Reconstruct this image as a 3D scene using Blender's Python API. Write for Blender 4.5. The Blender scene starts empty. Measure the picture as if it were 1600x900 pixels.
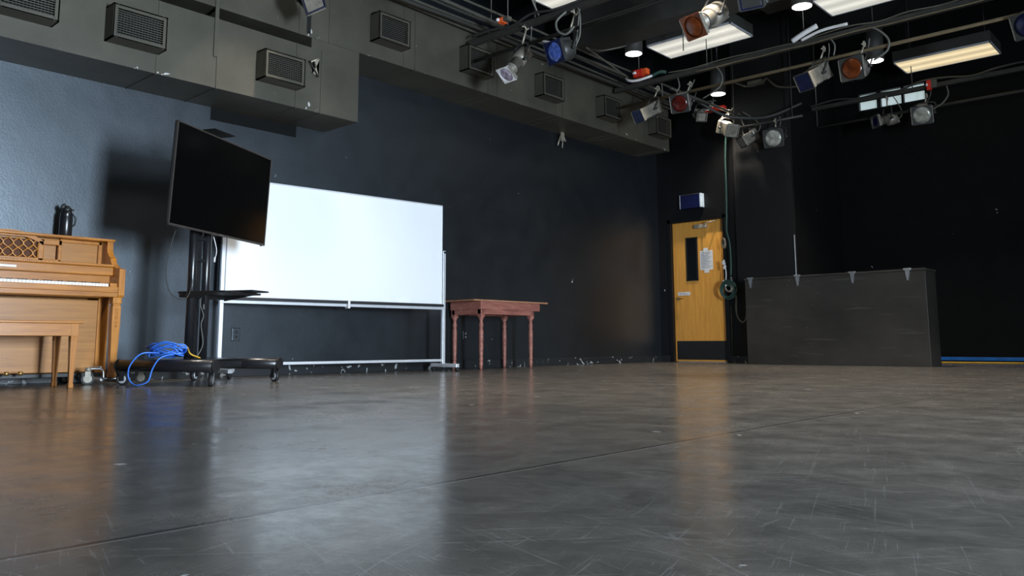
import bpy, bmesh, math, random
from mathutils import Vector, Matrix, noise
random.seed(7)
S = bpy.context.scene
COL = S.collection
PI = math.pi

# ------------------------------------------------------------------ camera
cd = bpy.data.cameras.new('camera'); cam = bpy.data.objects.new('camera', cd); COL.objects.link(cam)
Wm = [[0.7406095794759892, 0.09095205361985832, -0.665751586352394],
      [0.6719286620866382, -0.09574410116763529, 0.7344010758148862],
      [-0.003053498789759884, 0.9912420446257979, 0.1320222902058925]]
M = Matrix.Identity(4)
for i in range(3):
    M[i][0] = Wm[i][0]; M[i][1] = Wm[i][1]; M[i][2] = -Wm[i][2]
M[2][3] = 0.30
cam.matrix_world = M
cd.sensor_fit = 'HORIZONTAL'; cd.sensor_width = 36.0
cd.lens = 36.0 * 1280.966 / 1600.0
cd.shift_x = 0.0; cd.shift_y = -84.0 / 1600.0
cd.clip_start = 0.02; cd.clip_end = 100
S.camera = cam

# ------------------------------------------------------------------ view, world, daylight
vs = S.view_settings
S.display_settings.display_device = 'sRGB'
vs.view_transform = 'Standard'; vs.look = 'None'; vs.gamma = 1.0; vs.use_curve_mapping = False
vs.exposure = 0.0
world = bpy.data.worlds.new('world'); S.world = world; world.use_nodes = True
wb = world.node_tree.nodes['Background']
wb.inputs[0].default_value = (0.55, 0.72, 1.0, 1); wb.inputs[1].default_value = 0.25

def area(name, loc, size, rot, power, col, spread=PI):
    l = bpy.data.lights.new(name, 'AREA'); l.shape = 'RECTANGLE'; l.size, l.size_y = size
    l.energy = power; l.color = col; l.spread = spread
    o = bpy.data.objects.new(name, l); COL.objects.link(o); o.location = loc; o.rotation_euler = rot
    return o
RX = 3.5
WINS = ((1.65, 2.75, 0.05, 1.85), (7.2, 9.2, 0.9, 3.9))   # glazed door and tall window in the right wall: y0 y1 z0 z1
for (a0, a1, b0, b1), pw in zip(WINS, (1550, 60)):
    area('daylight', (RX + 0.30, (a0+a1)/2, (b0+b1)/2), (b1-b0, a1-a0), (0, PI/2, 0), pw, (0.72, 0.86, 1.0))

# ------------------------------------------------------------------ materials
def nmat(name):
    m = bpy.data.materials.new(name); m.use_nodes = True
    nt = m.node_tree; return m, nt, nt.nodes['Principled BSDF']
def N(nt, t, **kw):
    n = nt.nodes.new(t)
    for k, v in kw.items(): setattr(n, k, v)
    return n
def coords(nt, scale=(1, 1, 1), obj=True):
    tc = N(nt, 'ShaderNodeTexCoord'); mp = N(nt, 'ShaderNodeMapping'); mp.inputs['Scale'].default_value = scale
    nt.links.new(tc.outputs['Object' if obj else 'Generated'], mp.inputs['Vector']); return mp.outputs['Vector']
def noise_t(nt, vec, scale, detail=4, rough=0.55, dist=0.0):
    n = N(nt, 'ShaderNodeTexNoise'); n.inputs['Scale'].default_value = scale
    n.inputs['Detail'].default_value = detail; n.inputs['Roughness'].default_value = rough
    n.inputs['Distortion'].default_value = dist
    nt.links.new(vec, n.inputs['Vector']); return n.outputs['Fac']
def ramp(nt, fac, stops):
    r = N(nt, 'ShaderNodeValToRGB'); e = r.color_ramp.elements
    while len(e) < len(stops): e.new(0.5)
    for i, (p, c) in enumerate(stops):
        e[i].position = p; e[i].color = (*c, 1) if len(c) == 3 else c
    nt.links.new(fac, r.inputs['Fac']); return r.outputs['Color']
def mixc(nt, fac, a, b, mode='MIX'):
    m = N(nt, 'ShaderNodeMix', data_type='RGBA', blend_type=mode)
    for sck, v in ((m.inputs[0], fac), (m.inputs[6], a), (m.inputs[7], b)):
        if isinstance(v, (int, float)): sck.default_value = v
        elif isinstance(v, tuple): sck.default_value = (*v, 1)
        else: nt.links.new(v, sck)
    return m.outputs[2]
def bump(nt, fac, p, strength=0.1, dist=0.01):
    b = N(nt, 'ShaderNodeBump'); b.inputs['Strength'].default_value = strength; b.inputs['Distance'].default_value = dist
    nt.links.new(fac, b.inputs['Height']); nt.links.new(b.outputs['Normal'], p.inputs['Normal'])

def plain(name, col, rough=0.5, metal=0.0, var=0.15, scale=8, emis=None, estr=0, spec=0.5, bmp=0.0):
    m, nt, p = nmat(name)
    v = coords(nt); n = noise_t(nt, v, scale)
    c = ramp(nt, n, [(0.3, tuple(x*(1-var) for x in col)), (0.7, tuple(min(1, x*(1+var)) for x in col))])
    nt.links.new(c, p.inputs['Base Color'])
    p.inputs['Roughness'].default_value = rough; p.inputs['Metallic'].default_value = metal
    p.inputs['Specular IOR Level'].default_value = spec
    if bmp: bump(nt, noise_t(nt, v, 60), p, bmp, 0.002)
    if emis: p.inputs['Emission Color'].default_value = (*emis, 1); p.inputs['Emission Strength'].default_value = estr
    return m

def chips(nt, vec, scale, thr, col, base, soft=0.02, dist=0.6):
    n = noise_t(nt, vec, scale, 3, 0.5, dist)
    k = ramp(nt, n, [(thr, (0, 0, 0)), (thr+soft, (1, 1, 1))])
    return mixc(nt, k, base, col)

def m_wall(name, col, rough, bumps=0.12, chip=0.0, tint=None, spec=0.5, ior=1.5):
    m, nt, p = nmat(name); v = coords(nt)
    p.inputs['Specular IOR Level'].default_value = spec; p.inputs['IOR'].default_value = ior
    if tint: p.inputs['Specular Tint'].default_value = (*tint, 1)
    big = noise_t(nt, v, 0.9, 5, 0.6)
    c = ramp(nt, big, [(0.3, tuple(x*0.8 for x in col)), (0.7, tuple(x*1.25 for x in col))])
    if chip: c = chips(nt, v, 9, chip, (0.35, 0.37, 0.38), c, 0.01, 1.2)
    nt.links.new(c, p.inputs['Base Color'])
    r = ramp(nt, noise_t(nt, v, 3.5, 4), [(0.3, (rough*0.93,)*3), (0.7, (rough*1.07,)*3)])
    nt.links.new(r, p.inputs['Roughness'])
    a = noise_t(nt, v, 70, 3); b = noise_t(nt, v, 3.0, 2)
    add = N(nt, 'ShaderNodeMath', operation='MULTIPLY_ADD'); nt.links.new(b, add.inputs[0]); add.inputs[1].default_value = 3.0
    nt.links.new(a, add.inputs[2]); bump(nt, add.outputs[0], p, bumps, 0.004)
    return m

def m_floor():
    m, nt, p = nmat('floor_black_paint'); v = coords(nt)
    big = noise_t(nt, v, 0.5, 5, 0.6); fine = noise_t(nt, v, 6, 9, 0.78, 0.6)
    c = ramp(nt, big, [(0.3, (0.074, 0.069, 0.062)), (0.7, (0.110, 0.102, 0.090))])
    c = mixc(nt, 0.5, c, ramp(nt, fine, [(0.38, (0.052, 0.049, 0.045)), (0.66, (0.160, 0.150, 0.134))]))
    tot = c
    # long fine scratches: thin voronoi / stretched-noise hairlines in three directions
    for k, (ang, sc, th) in enumerate([(0.3, (2.2, 60, 1), 0.645), (1.25, (1.8, 75, 1), 0.655), (2.3, (2.6, 55, 1), 0.65), (2.9, (2.0, 80, 1), 0.655)]):
        tc = N(nt, 'ShaderNodeTexCoord'); r0 = N(nt, 'ShaderNodeMapping'); r0.inputs['Rotation'].default_value = (0, 0, ang)
        nt.links.new(tc.outputs['Object'], r0.inputs['Vector'])
        mp = N(nt, 'ShaderNodeMapping'); mp.inputs['Scale'].default_value = sc; mp.inputs['Location'].default_value = (k*7.3, k*3.1, 0)
        nt.links.new(r0.outputs['Vector'], mp.inputs['Vector'])
        n = noise_t(nt, mp.outputs['Vector'], 2.0, 2, 0.5, 1.1)
        kf = ramp(nt, n, [(th, (0, 0, 0)), (th+0.03, (0.40,)*3)])
        tot = mixc(nt, kf, tot, (0.20, 0.195, 0.19))
    # scattered paint specks
    # arc-shaped scuffs
    g = noise_t(nt, v, 1.1, 1, 0.4, 2.2)
    gm = N(nt, 'ShaderNodeMath', operation='SUBTRACT'); nt.links.new(g, gm.inputs[0]); gm.inputs[1].default_value = 0.5
    ga = N(nt, 'ShaderNodeMath', operation='ABSOLUTE'); nt.links.new(gm.outputs[0], ga.inputs[0])
    brk = ramp(nt, noise_t(nt, v, 2.3, 3, 0.6), [(0.54, (0, 0, 0)), (0.6, (0.6,)*3)])
    kf = mixc(nt, 1.0, ramp(nt, ga.outputs[0], [(0.0, (1, 1, 1)), (0.004, (0, 0, 0))]), brk, 'MULTIPLY')
    tot = mixc(nt, kf, tot, (0.20, 0.195, 0.19))
    tot = chips(nt, v, 8, 0.735, (0.42, 0.43, 0.44), tot, 0.01, 0.3)
    # joints between the floor sheets: one every 2.44 m along the room
    fx = N(nt, 'ShaderNodeSeparateXYZ'); nt.links.new(v, fx.inputs[0])
    for x0, wd, cc in ((-1.35, 0.0055, (0.03, 0.029, 0.028)), (-1.336, 0.002, (0.20, 0.195, 0.19)), (-3.79, 0.003, (0.16, 0.155, 0.15))):
        a0 = N(nt, 'ShaderNodeMath', operation='SUBTRACT'); nt.links.new(fx.outputs['X'], a0.inputs[0]); a0.inputs[1].default_value = x0
        a1 = N(nt, 'ShaderNodeMath', operation='ABSOLUTE'); nt.links.new(a0.outputs[0], a1.inputs[0])
        a2 = N(nt, 'ShaderNodeMath', operation='LESS_THAN'); nt.links.new(a1.outputs[0], a2.inputs[0]); a2.inputs[1].default_value = wd
        tot = mixc(nt, a2.outputs[0], tot, cc)
    nt.links.new(tot, p.inputs['Base Color'])
    r = ramp(nt, noise_t(nt, v, 3.0, 9, 0.8), [(0.32, (0.13,)*3), (0.68, (0.32,)*3)])
    nt.links.new(r, p.inputs['Roughness'])
    p.inputs['Specular IOR Level'].default_value = 0.42
    a = noise_t(nt, v, 25, 4)
    bump(nt, a, p, 0.025, 0.003)
    return m

def m_wood(name, dark, light, scale=(1.2, 14, 14), rough=0.35, coat=0.3):
    m, nt, p = nmat(name); v = coords(nt, scale)
    n = noise_t(nt, v, 2.5, 6, 0.6, 0.8)
    c = ramp(nt, n, [(0.28, dark), (0.5, tuple((a+b)/2 for a, b in zip(dark, light))), (0.72, light)])
    nt.links.new(c, p.inputs['Base Color']); p.inputs['Roughness'].default_value = rough
    p.inputs['Coat Weight'].default_value = coat; p.inputs['Coat Roughness'].default_value = 0.2
    return m

def m_duct():
    m, nt, p = nmat('duct_dull_grey_paint'); v = coords(nt)
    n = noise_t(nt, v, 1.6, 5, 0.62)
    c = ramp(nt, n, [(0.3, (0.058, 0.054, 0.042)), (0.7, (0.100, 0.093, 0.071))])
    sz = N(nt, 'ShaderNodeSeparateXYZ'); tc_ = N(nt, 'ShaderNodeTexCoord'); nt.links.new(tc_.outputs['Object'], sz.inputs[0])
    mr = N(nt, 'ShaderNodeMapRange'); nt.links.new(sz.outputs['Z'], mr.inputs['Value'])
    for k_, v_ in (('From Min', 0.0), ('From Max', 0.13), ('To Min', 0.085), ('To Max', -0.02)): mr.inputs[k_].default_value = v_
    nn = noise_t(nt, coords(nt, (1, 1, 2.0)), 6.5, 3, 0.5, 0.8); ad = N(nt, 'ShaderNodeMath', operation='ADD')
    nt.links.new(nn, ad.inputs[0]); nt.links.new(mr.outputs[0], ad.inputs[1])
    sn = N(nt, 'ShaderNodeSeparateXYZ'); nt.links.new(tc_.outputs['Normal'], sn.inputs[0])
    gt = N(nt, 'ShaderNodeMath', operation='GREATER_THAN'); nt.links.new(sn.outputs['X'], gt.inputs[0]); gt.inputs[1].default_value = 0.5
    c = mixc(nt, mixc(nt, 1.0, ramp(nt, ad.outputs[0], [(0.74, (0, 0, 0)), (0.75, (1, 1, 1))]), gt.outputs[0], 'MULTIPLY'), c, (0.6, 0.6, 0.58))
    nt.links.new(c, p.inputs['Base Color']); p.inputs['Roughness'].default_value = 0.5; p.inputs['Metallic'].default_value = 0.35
    bump(nt, noise_t(nt, v, 2.5, 3), p, 0.25, 0.02)
    return m

def emit(name, col, strength):
    m, nt, p = nmat(name)
    p.inputs['Base Color'].default_value = (0.8, 0.8, 0.8, 1)
    p.inputs['Emission Color'].default_value = (*col, 1); p.inputs['Emission Strength'].default_value = strength
    return m

def m_diffuser(name, col, strength):
    # prismatic diffuser with two tubes glowing behind it
    m, nt, p = nmat(name)
    tc = N(nt, 'ShaderNodeTexCoord'); sx = N(nt, 'ShaderNodeSeparateXYZ'); nt.links.new(tc.outputs['Object'], sx.inputs[0])
    ab = N(nt, 'ShaderNodeMath', operation='ABSOLUTE'); nt.links.new(sx.outputs['Y'], ab.inputs[0])
    sb = N(nt, 'ShaderNodeMath', operation='SUBTRACT'); nt.links.new(ab.outputs[0], sb.inputs[0]); sb.inputs[1].default_value = 0.13
    a2 = N(nt, 'ShaderNodeMath', operation='ABSOLUTE'); nt.links.new(sb.outputs[0], a2.inputs[0])
    r = ramp(nt, a2.outputs[0], [(0.0, (1, 1, 1)), (0.10, (0.60, 0.60, 0.60)), (0.2, (0.52, 0.52, 0.52))])
    em = mixc(nt, 1.0, r, col, 'MULTIPLY')
    nt.links.new(em, p.inputs['Emission Color']); p.inputs['Emission Strength'].default_value = strength
    p.inputs['Base Color'].default_value = (0.6, 0.6, 0.55, 1); p.inputs['Roughness'].default_value = 0.3
    return m

MT = {
 'wall_l': m_wall('wall_gloss_black', (0.0030, 0.0038, 0.0050), 0.405, 0.20, 0.765, (0.78, 0.89, 1.0), 0.88, 1.72),
 'wall_b': m_wall('wall_black', (0.0035, 0.0035, 0.004), 0.45, 0.12, 0.78, None, 0.35),
 'pillar': m_wall('pillar_charcoal', (0.010, 0.010, 0.0095), 0.65, 0.12, 0.0, None, 0.3),
 'curtain': m_wall('rear_wall_black', (0.0018, 0.0018, 0.0018), 0.8, 0.1, 0.775, None, 0.2),
 'ceil': plain('ceiling_black', (0.008, 0.008, 0.008), 0.9),
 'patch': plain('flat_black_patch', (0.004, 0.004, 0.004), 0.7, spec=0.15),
 'beam': plain('beam_dark', (0.035, 0.034, 0.030), 0.6),
 'base': m_wall('baseboard_chipped', (0.016, 0.018, 0.020), 0.4, 0.1, 0.635),
 'floor': m_floor(), 'duct': m_duct(),
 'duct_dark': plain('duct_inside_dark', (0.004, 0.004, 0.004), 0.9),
 'oak': m_wood('piano_honey_wood', (0.30, 0.100, 0.008), (0.50, 0.190, 0.018), (5, 1.2, 14), 0.34),
 'oakv': m_wood('piano_upright_grain', (0.32, 0.108, 0.009), (0.54, 0.210, 0.021), (9, 9, 1.0), 0.34),
 'oak_panel': m_wood('piano_lower_panel', (0.29, 0.110, 0.016), (0.44, 0.19, 0.032), (5, 0.8, 13), 0.36),
 'door': m_wood('door_maple', (0.64, 0.27, 0.040), (0.84, 0.41, 0.075), (12, 12, 0.8), 0.38, 0.2),
 'redwood': m_wood('table_red_wood', (0.23, 0.075, 0.055), (0.44, 0.175, 0.13), (6, 2, 12), 0.5, 0.1),
 'redtop': m_wood('table_top_worn', (0.26, 0.11, 0.06), (0.50, 0.26, 0.15), (6, 1.5, 12), 0.45, 0.1),
 'white_key': plain('ivory_key', (0.85, 0.83, 0.78), 0.25, var=0.03),
 'black_key': plain('ebony_key', (0.01, 0.01, 0.01), 0.3),
 'black': plain('matt_black', (0.012, 0.012, 0.013), 0.45),
 'blackg': plain('gloss_black_metal', (0.012, 0.012, 0.014), 0.28, 0.0, spec=0.6),
 'screen': plain('tv_glass', (0.002, 0.002, 0.002), 0.12, spec=0.35, var=0.02),
 'bezel': plain('tv_bezel_metal', (0.16, 0.14, 0.13), 0.35, 0.8, var=0.05),
 'rubber': plain('black_rubber', (0.015, 0.015, 0.016), 0.6),
 'steel': plain('galvanised_steel', (0.55, 0.56, 0.58), 0.35, 0.9),
 'alu': plain('aluminium_frame', (0.72, 0.74, 0.78), 0.4, 0.5, var=0.05),
 'wboard': plain('whiteboard_face', (0.88, 0.90, 0.91), 0.28, var=0.01, scale=2),
 'blue': plain('blue_cable', (0.05, 0.20, 0.75), 0.4),
 'yellow': plain('yellow_cable', (0.65, 0.36, 0.03), 0.5),
 'red': plain('red_plastic', (0.60, 0.03, 0.015), 0.4),
 'orange': plain('orange_plastic', (0.75, 0.10, 0.02), 0.4),
 'green': plain('green_sheath', (0.025, 0.070, 0.055), 0.5),
 'white': plain('white_plastic', (0.75, 0.73, 0.72), 0.4, var=0.05),
 'paper': plain('paper', (0.74, 0.74, 0.75), 0.8, var=0.04),
 'ink': plain('ink', (0.22, 0.22, 0.25), 0.8),
 'cord': plain('dark_cord', (0.03, 0.03, 0.028), 0.6),
 'cordg': plain('grey_cord', (0.14, 0.14, 0.12), 0.6),
 'pipe': plain('tan_painted_pipe', (0.24, 0.19, 0.115), 0.42, 0.4),
 'pipe_d': plain('dark_pipe', (0.05, 0.048, 0.042), 0.5, 0.3),
 'cond': plain('conduit_grey', (0.12, 0.115, 0.095), 0.45, 0.4),
 'brass': plain('brass', (0.65, 0.42, 0.15), 0.3, 0.9),
 'lampgrey': plain('lamp_body_grey', (0.27, 0.25, 0.21), 0.42, 0.45, var=0.3, scale=14),
 'lampdark': plain('lamp_body_dark', (0.05, 0.05, 0.048), 0.45, 0.4),
 'gelblue': plain('blue_gel', (0.005, 0.008, 0.040), 0.22, spec=0.5, var=0.4, scale=14),
 'gelbluel': plain('blue_lens', (0.05, 0.09, 0.33), 0.15, spec=0.8, var=0.6, scale=20),
 'gelamber': plain('amber_gel', (0.11, 0.024, 0.005), 0.2, spec=0.5, var=0.5, scale=14),
 'gelred': plain('red_gel', (0.08, 0.008, 0.005), 0.2, spec=0.5, var=0.5, scale=14),
 'lens': plain('clear_lens', (0.42, 0.42, 0.36), 0.12, 0.2, var=0.5, scale=16),
 'lensp': plain('lens_lilac', (0.40, 0.33, 0.40), 0.15, 0.2, var=0.6, scale=20),
 'box_f': None,
 'navy': plain('exit_sign_dark_blue', (0.005, 0.007, 0.045), 0.25, var=0.2),
 'pale': plain('exit_sign_side_reflection', (0.55, 0.65, 0.72), 0.4),
 'bluestrip': plain('blue_painted_kerb', (0.012, 0.13, 0.42), 0.5),
 'diff1': m_diffuser('diffuser_neutral', (1.0, 0.96, 0.84), 0.80),
 'diff3': m_diffuser('diffuser_warm', (1.0, 0.80, 0.46), 1.0),
 'can_in': emit('downlight_glow', (1.0, 0.93, 0.90), 6.0),
 'booth': emit('booth_glow', (0.44, 0.56, 0.56), 0.75),
 'cloth': plain('dark_brown_cloth', (0.09, 0.03, 0.012), 0.8),
 'tarn': plain('stained_bracket', (0.42, 0.38, 0.30), 0.5, 0.5),
}
def m_box():
    m, nt, p = nmat('crate_black_plywood'); v = coords(nt, (0.6, 1, 1))
    n = noise_t(nt, v, 2.0, 6, 0.65)
    c = ramp(nt, n, [(0.3, (0.020, 0.018, 0.015)), (0.7, (0.044, 0.039, 0.032))])
    g = noise_t(nt, coords(nt, (0.8, 14, 14)), 2.0, 3, 0.5, 0.3)
    c = mixc(nt, ramp(nt, g, [(0.64, (0, 0, 0)), (0.7, (0.5,)*3)]), c, (0.085, 0.08, 0.07))
    g2 = noise_t(nt, coords(nt, (3, 3, 9)), 1.3, 2, 0.5, 1.6)
    c = mixc(nt, ramp(nt, g2, [(0.745, (0, 0, 0)), (0.76, (0.7,)*3)]), c, (0.16, 0.16, 0.15))
    nt.links.new(c, p.inputs['Base Color']); p.inputs['Roughness'].default_value = 0.5
    bump(nt, noise_t(nt, v, 20, 4), p, 0.1, 0.004)
    return m
MT['box_f'] = m_box()

# ------------------------------------------------------------------ mesh helpers
def basis(d):
    d = Vector(d).normalized(); a = Vector((0, 0, 1)) if abs(d.z) < 0.9 else Vector((1, 0, 0))
    u = d.cross(a).normalized(); return u, u.cross(d).normalized(), d
class MB:
    def __init__(s): s.v = []; s.f = []; s.sm = []
    def add(s, vs, fs, sm=False):
        o = len(s.v); s.v += [tuple(p) for p in vs]; s.f += [tuple(i+o for i in f) for f in fs]
        s.sm += [sm]*len(fs) if isinstance(sm, bool) else list(sm)
        return s
    def box(s, x0, x1, y0, y1, z0, z1, bev=0.0):
        return s.obox(((x0+x1)/2, (y0+y1)/2, (z0+z1)/2), (1, 0, 0), (0, 1, 0), (0, 0, 1), abs(x1-x0)/2, abs(y1-y0)/2, abs(z1-z0)/2, bev)
    def obox(s, c, ax, ay, az, hx, hy, hz, bev=0.0):
        c = Vector(c); A = [Vector(a).normalized() for a in (ax, ay, az)]; H = (hx, hy, hz)
        b = min(bev, 0.45*min(H))
        bm = bmesh.new(); bmesh.ops.create_cube(bm, size=2.0)
        for v in bm.verts: v.co = Vector((v.co.x*hx, v.co.y*hy, v.co.z*hz))
        if b > 0: bmesh.ops.bevel(bm, geom=list(bm.edges), offset=b, segments=2, profile=0.5, affect='EDGES')
        bm.verts.index_update()
        vs = [c + A[0]*v.co.x + A[1]*v.co.y + A[2]*v.co.z for v in bm.verts]
        fs = [[v.index for v in f.verts] for f in bm.faces]
        if (A[0].cross(A[1])).dot(A[2]) < 0: fs = [f[::-1] for f in fs]
        bm.free(); return s.add(vs, fs)
    def cyl(s, a, b, r0, r1=None, n=16, caps=True):
        r1 = r0 if r1 is None else r1; a = Vector(a); b = Vector(b); u, w, d = basis(b-a)
        vs = []
        for c, r in ((a, r0), (b, r1)):
            vs += [c + u*math.cos(2*PI*i/n)*r + w*math.sin(2*PI*i/n)*r for i in range(n)]
        fs = [(i, i+n, (i+1) % n + n, (i+1) % n) for i in range(n)]; sm = [True]*n
        if caps: fs += [tuple(range(n)), tuple(range(2*n-1, n-1, -1))]; sm += [False]*2
        return s.add(vs, fs, sm)
    def lathe(s, a, d, prof, n=20):
        a = Vector(a); u, w, d = basis(d); vs = []
        for (h, r) in prof:
            vs += [a + d*h + u*math.cos(2*PI*i/n)*r + w*math.sin(2*PI*i/n)*r for i in range(n)]
        fs = []
        for k in range(len(prof)-1):
            fs += [(k*n+i, k*n+n+i, k*n+n+(i+1) % n, k*n+(i+1) % n) for i in range(n)]
        sm = [True]*len(fs)
        fs += [tuple(range(n)), tuple(range(len(prof)*n-1, (len(prof)-1)*n-1, -1))]; sm += [False]*2
        return s.add(vs, fs, sm)
    def tube(s, pts, r, n=8, smooth=6, closed=False):
        P = [Vector(p) for p in pts]
        if smooth and len(P) > 2:
            Q = []
            for i in range(len(P)-1):
                p0 = P[max(i-1, 0)]; p1 = P[i]; p2 = P[i+1]; p3 = P[min(i+2, len(P)-1)]
                for k in range(smooth):
                    t = k/smooth
                    Q.append(0.5*((2*p1)+(p2-p0)*t+(2*p0-5*p1+4*p2-p3)*t*t+(3*p1-p0-3*p2+p3)*t**3))
            Q.append(P[-1]); P = Q
        vs = []; u = None
        for i, p in enumerate(P):
            d = (P[min(i+1, len(P)-1)] - P[max(i-1, 0)])
            if d.length < 1e-9: d = Vector((0, 0, 1))
            d.normalize()
            if u is None: u = basis(d)[0]
            u = (u - d*u.dot(d));
            if u.length < 1e-6: u = basis(d)[0]
            u.normalize(); w = d.cross(u)
            vs += [p + u*math.cos(2*PI*k/n)*r + w*math.sin(2*PI*k/n)*r for k in range(n)]
        fs = []
        for i in range(len(P)-1):
            fs += [(i*n+k, i*n+(k+1) % n, i*n+n+(k+1) % n, i*n+n+k) for k in range(n)]
        sm = [True]*len(fs); fs += [tuple(range(n-1, -1, -1)), tuple(range((len(P)-1)*n, len(P)*n))]; sm += [False]*2
        return s.add(vs, fs, sm)
    def prism(s, poly, ext):
        # poly: list of 3D points (planar), ext: extrusion vector
        e = Vector(ext); n = len(poly); P = [Vector(p) for p in poly]
        vs = P + [p+e for p in P]
        fs = [tuple(range(n-1, -1, -1)), tuple(range(n, 2*n))] + [(i, (i+1) % n, (i+1) % n+n, i+n) for i in range(n)]
        return s.add(vs, fs)
    def torus(s, c, nrm, R, r, n=24, m=8):
        u, w, d = basis(nrm); c = Vector(c)
        pts = [c + u*math.cos(2*PI*i/n)*R + w*math.sin(2*PI*i/n)*R for i in range(n+1)]
        return s.tube(pts, r, m, 0)
    def build(s, name, mat, parent=None, off=None):
        me = bpy.data.meshes.new(name)
        off = Vector(off) if off is not None else Vector((0, 0, 0))
        me.from_pydata([tuple(Vector(p)-off) for p in s.v], [], s.f)
        me.polygons.foreach_set('use_smooth', s.sm)
        bm = bmesh.new(); bm.from_mesh(me); bmesh.ops.recalc_face_normals(bm, faces=bm.faces); bm.to_mesh(me); bm.free()
        me.materials.append(MT[mat] if isinstance(mat, str) else mat); me.update()
        o = bpy.data.objects.new(name, me); COL.objects.link(o)
        if parent is not None: o.parent = parent
        return o
def tag(o, label, cat, group=None, kind=None):
    if label: o['label'] = label
    if cat: o['category'] = cat
    if group: o['group'] = group
    if kind: o['kind'] = kind
    return o
def thing(name, label, cat, loc=(0, 0, 0), rz=0.0, group=None):
    o = bpy.data.objects.new(name, None); COL.objects.link(o); o.location = loc; o.rotation_euler = (0, 0, rz)
    o.empty_display_size = 0.1
    return tag(o, label, cat, group)
def struct(name, mb, mat, parent=None):
    o = mb.build(name, mat, parent); o['kind'] = 'structure'; return o
def copy_tree(o, parent=None):
    c = o.copy(); COL.objects.link(c)
    if parent is not None: c.parent = parent
    for ch in list(o.children): copy_tree(ch, c)
    return c

# ================================================================== SETTING
LX = -7.15; BY = 11.45; RY = 13.3; FY = -2.5; CZ = 5.3
DX0, DX1, DZ = -6.915, -6.0, 2.21       # door opening
struct('floor', MB().box(LX-0.3, RX+0.3, FY-0.3, RY+0.3, -0.1, 0.0), 'floor')
struct('ceiling', MB().box(LX-0.3, RX+0.3, FY-0.3, RY+0.3, CZ, CZ+0.1), 'ceil')
struct('wall_left', MB().box(LX-0.2, LX, FY, BY, 0, CZ), 'wall_l')
w = MB().box(LX-0.2, DX0-0.06, BY, BY+0.2, 0, CZ).box(DX1+0.06, -4.87, BY, BY+0.2, 0, CZ).box(DX0-0.06, DX1+0.06, BY, BY+0.2, DZ+0.06, CZ)
struct('wall_back', w, 'wall_b')
struct('wall_pillar', MB().box(-5.75, -4.85, 11.40, 11.46, 0, CZ), 'pillar')
struct('wall_return', MB().box(-5.0, -4.86, 11.46, RY, 0, CZ), 'curtain')
struct('wall_patch', MB().box(LX, LX+0.004, 3.66, 4.59, 2.40, 2.60), 'patch')  # thin darker sheet on the wall below the lower duct
struct('trim_2', MB().box(-4.853, -4.845, 11.392, 11.41, 1.22, 1.84), 'alu')
WX0, WX1, WZ0, WZ1 = -4.475, -3.49, 4.0, 4.26
w = MB().box(-5.0, WX0, RY, RY+0.2, 0, CZ).box(WX1, RX, RY, RY+0.2, 0, CZ).box(WX0, WX1, RY, RY+0.2, 0, WZ0).box(WX0, WX1, RY, RY+0.2, WZ1, CZ)
struct('wall_rear', w, 'curtain')
(a0, a1, b0, b1), (c0, c1, e0, e1) = WINS
w = MB().box(RX, RX+0.2, FY, a0, 0, CZ).box(RX, RX+0.2, a1, c0, 0, CZ).box(RX, RX+0.2, c1, RY, 0, CZ)
for q in WINS: w.box(RX, RX+0.2, q[0], q[1], 0, q[2]).box(RX, RX+0.2, q[0], q[1], q[3], CZ)
struct('wall_right', w, 'wall_b')
struct('wall_front', MB().box(LX-0.2, RX+0.2, FY-0.2, FY, 0, CZ), 'wall_b')
for nm_, (y0, y1, z0, z1) in zip(('door_2', 'window_2'), WINS):
    struct(nm_, MB().box(RX+0.05, RX+0.1, y0, y0+0.05, z0, z1).box(RX+0.05, RX+0.1, y1-0.05, y1, z0, z1).box(RX+0.05, RX+0.1, y0, y1, z0, z0+0.05).box(RX+0.05, RX+0.1, y0, y1, z1-0.05, z1), 'black')
# booth window high in the rear wall: three lit panes behind black mullions
win = struct('window_1', MB().box(WX0-0.02, WX0, RY-0.01, RY+0.05, WZ0-0.02, WZ1+0.02).box(WX1, WX1+0.02, RY-0.01, RY+0.05, WZ0-0.02, WZ1+0.02)
   .box(-4.20, -4.14, RY-0.01, RY+0.05, WZ0, WZ1).box(-3.83, -3.795, RY-0.01, RY+0.05, WZ0, WZ1)
   .box(WX0, WX1, RY-0.01, RY+0.05, WZ1, WZ1+0.02).box(WX0, WX1, RY-0.01, RY+0.05, WZ0-0.02, WZ0), 'black')
struct('window_pane', MB().box(WX0, WX1, RY+0.06, RY+0.07, WZ0, WZ1), 'booth', win)
# baseboards
struct('baseboard_left', MB().box(LX, LX+0.015, FY, BY, 0.0, 0.10, 0.004), 'base')
struct('baseboard_back', MB().box(LX, DX0-0.07, BY-0.015, BY, 0, 0.10, 0.004).box(DX1+0.07, -5.75, BY-0.015, BY, 0, 0.10, 0.004).box(-5.75, -4.85, 11.385, 11.40, 0, 0.10, 0.004), 'base')
struct('baseboard_rear', MB().box(-4.85, RX, RY-0.015, RY, 0.035, 0.085, 0.004), 'bluestrip')
# beam under the ceiling
struct('trim_3', MB().box(-6.2, RX, 8.02, 8.42, 4.06, CZ, 0.0), 'beam')
struct('trim_4', MB().box(-4.6, RX, 9.9, 10.3, 4.75, CZ, 0.0), 'beam')

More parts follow.
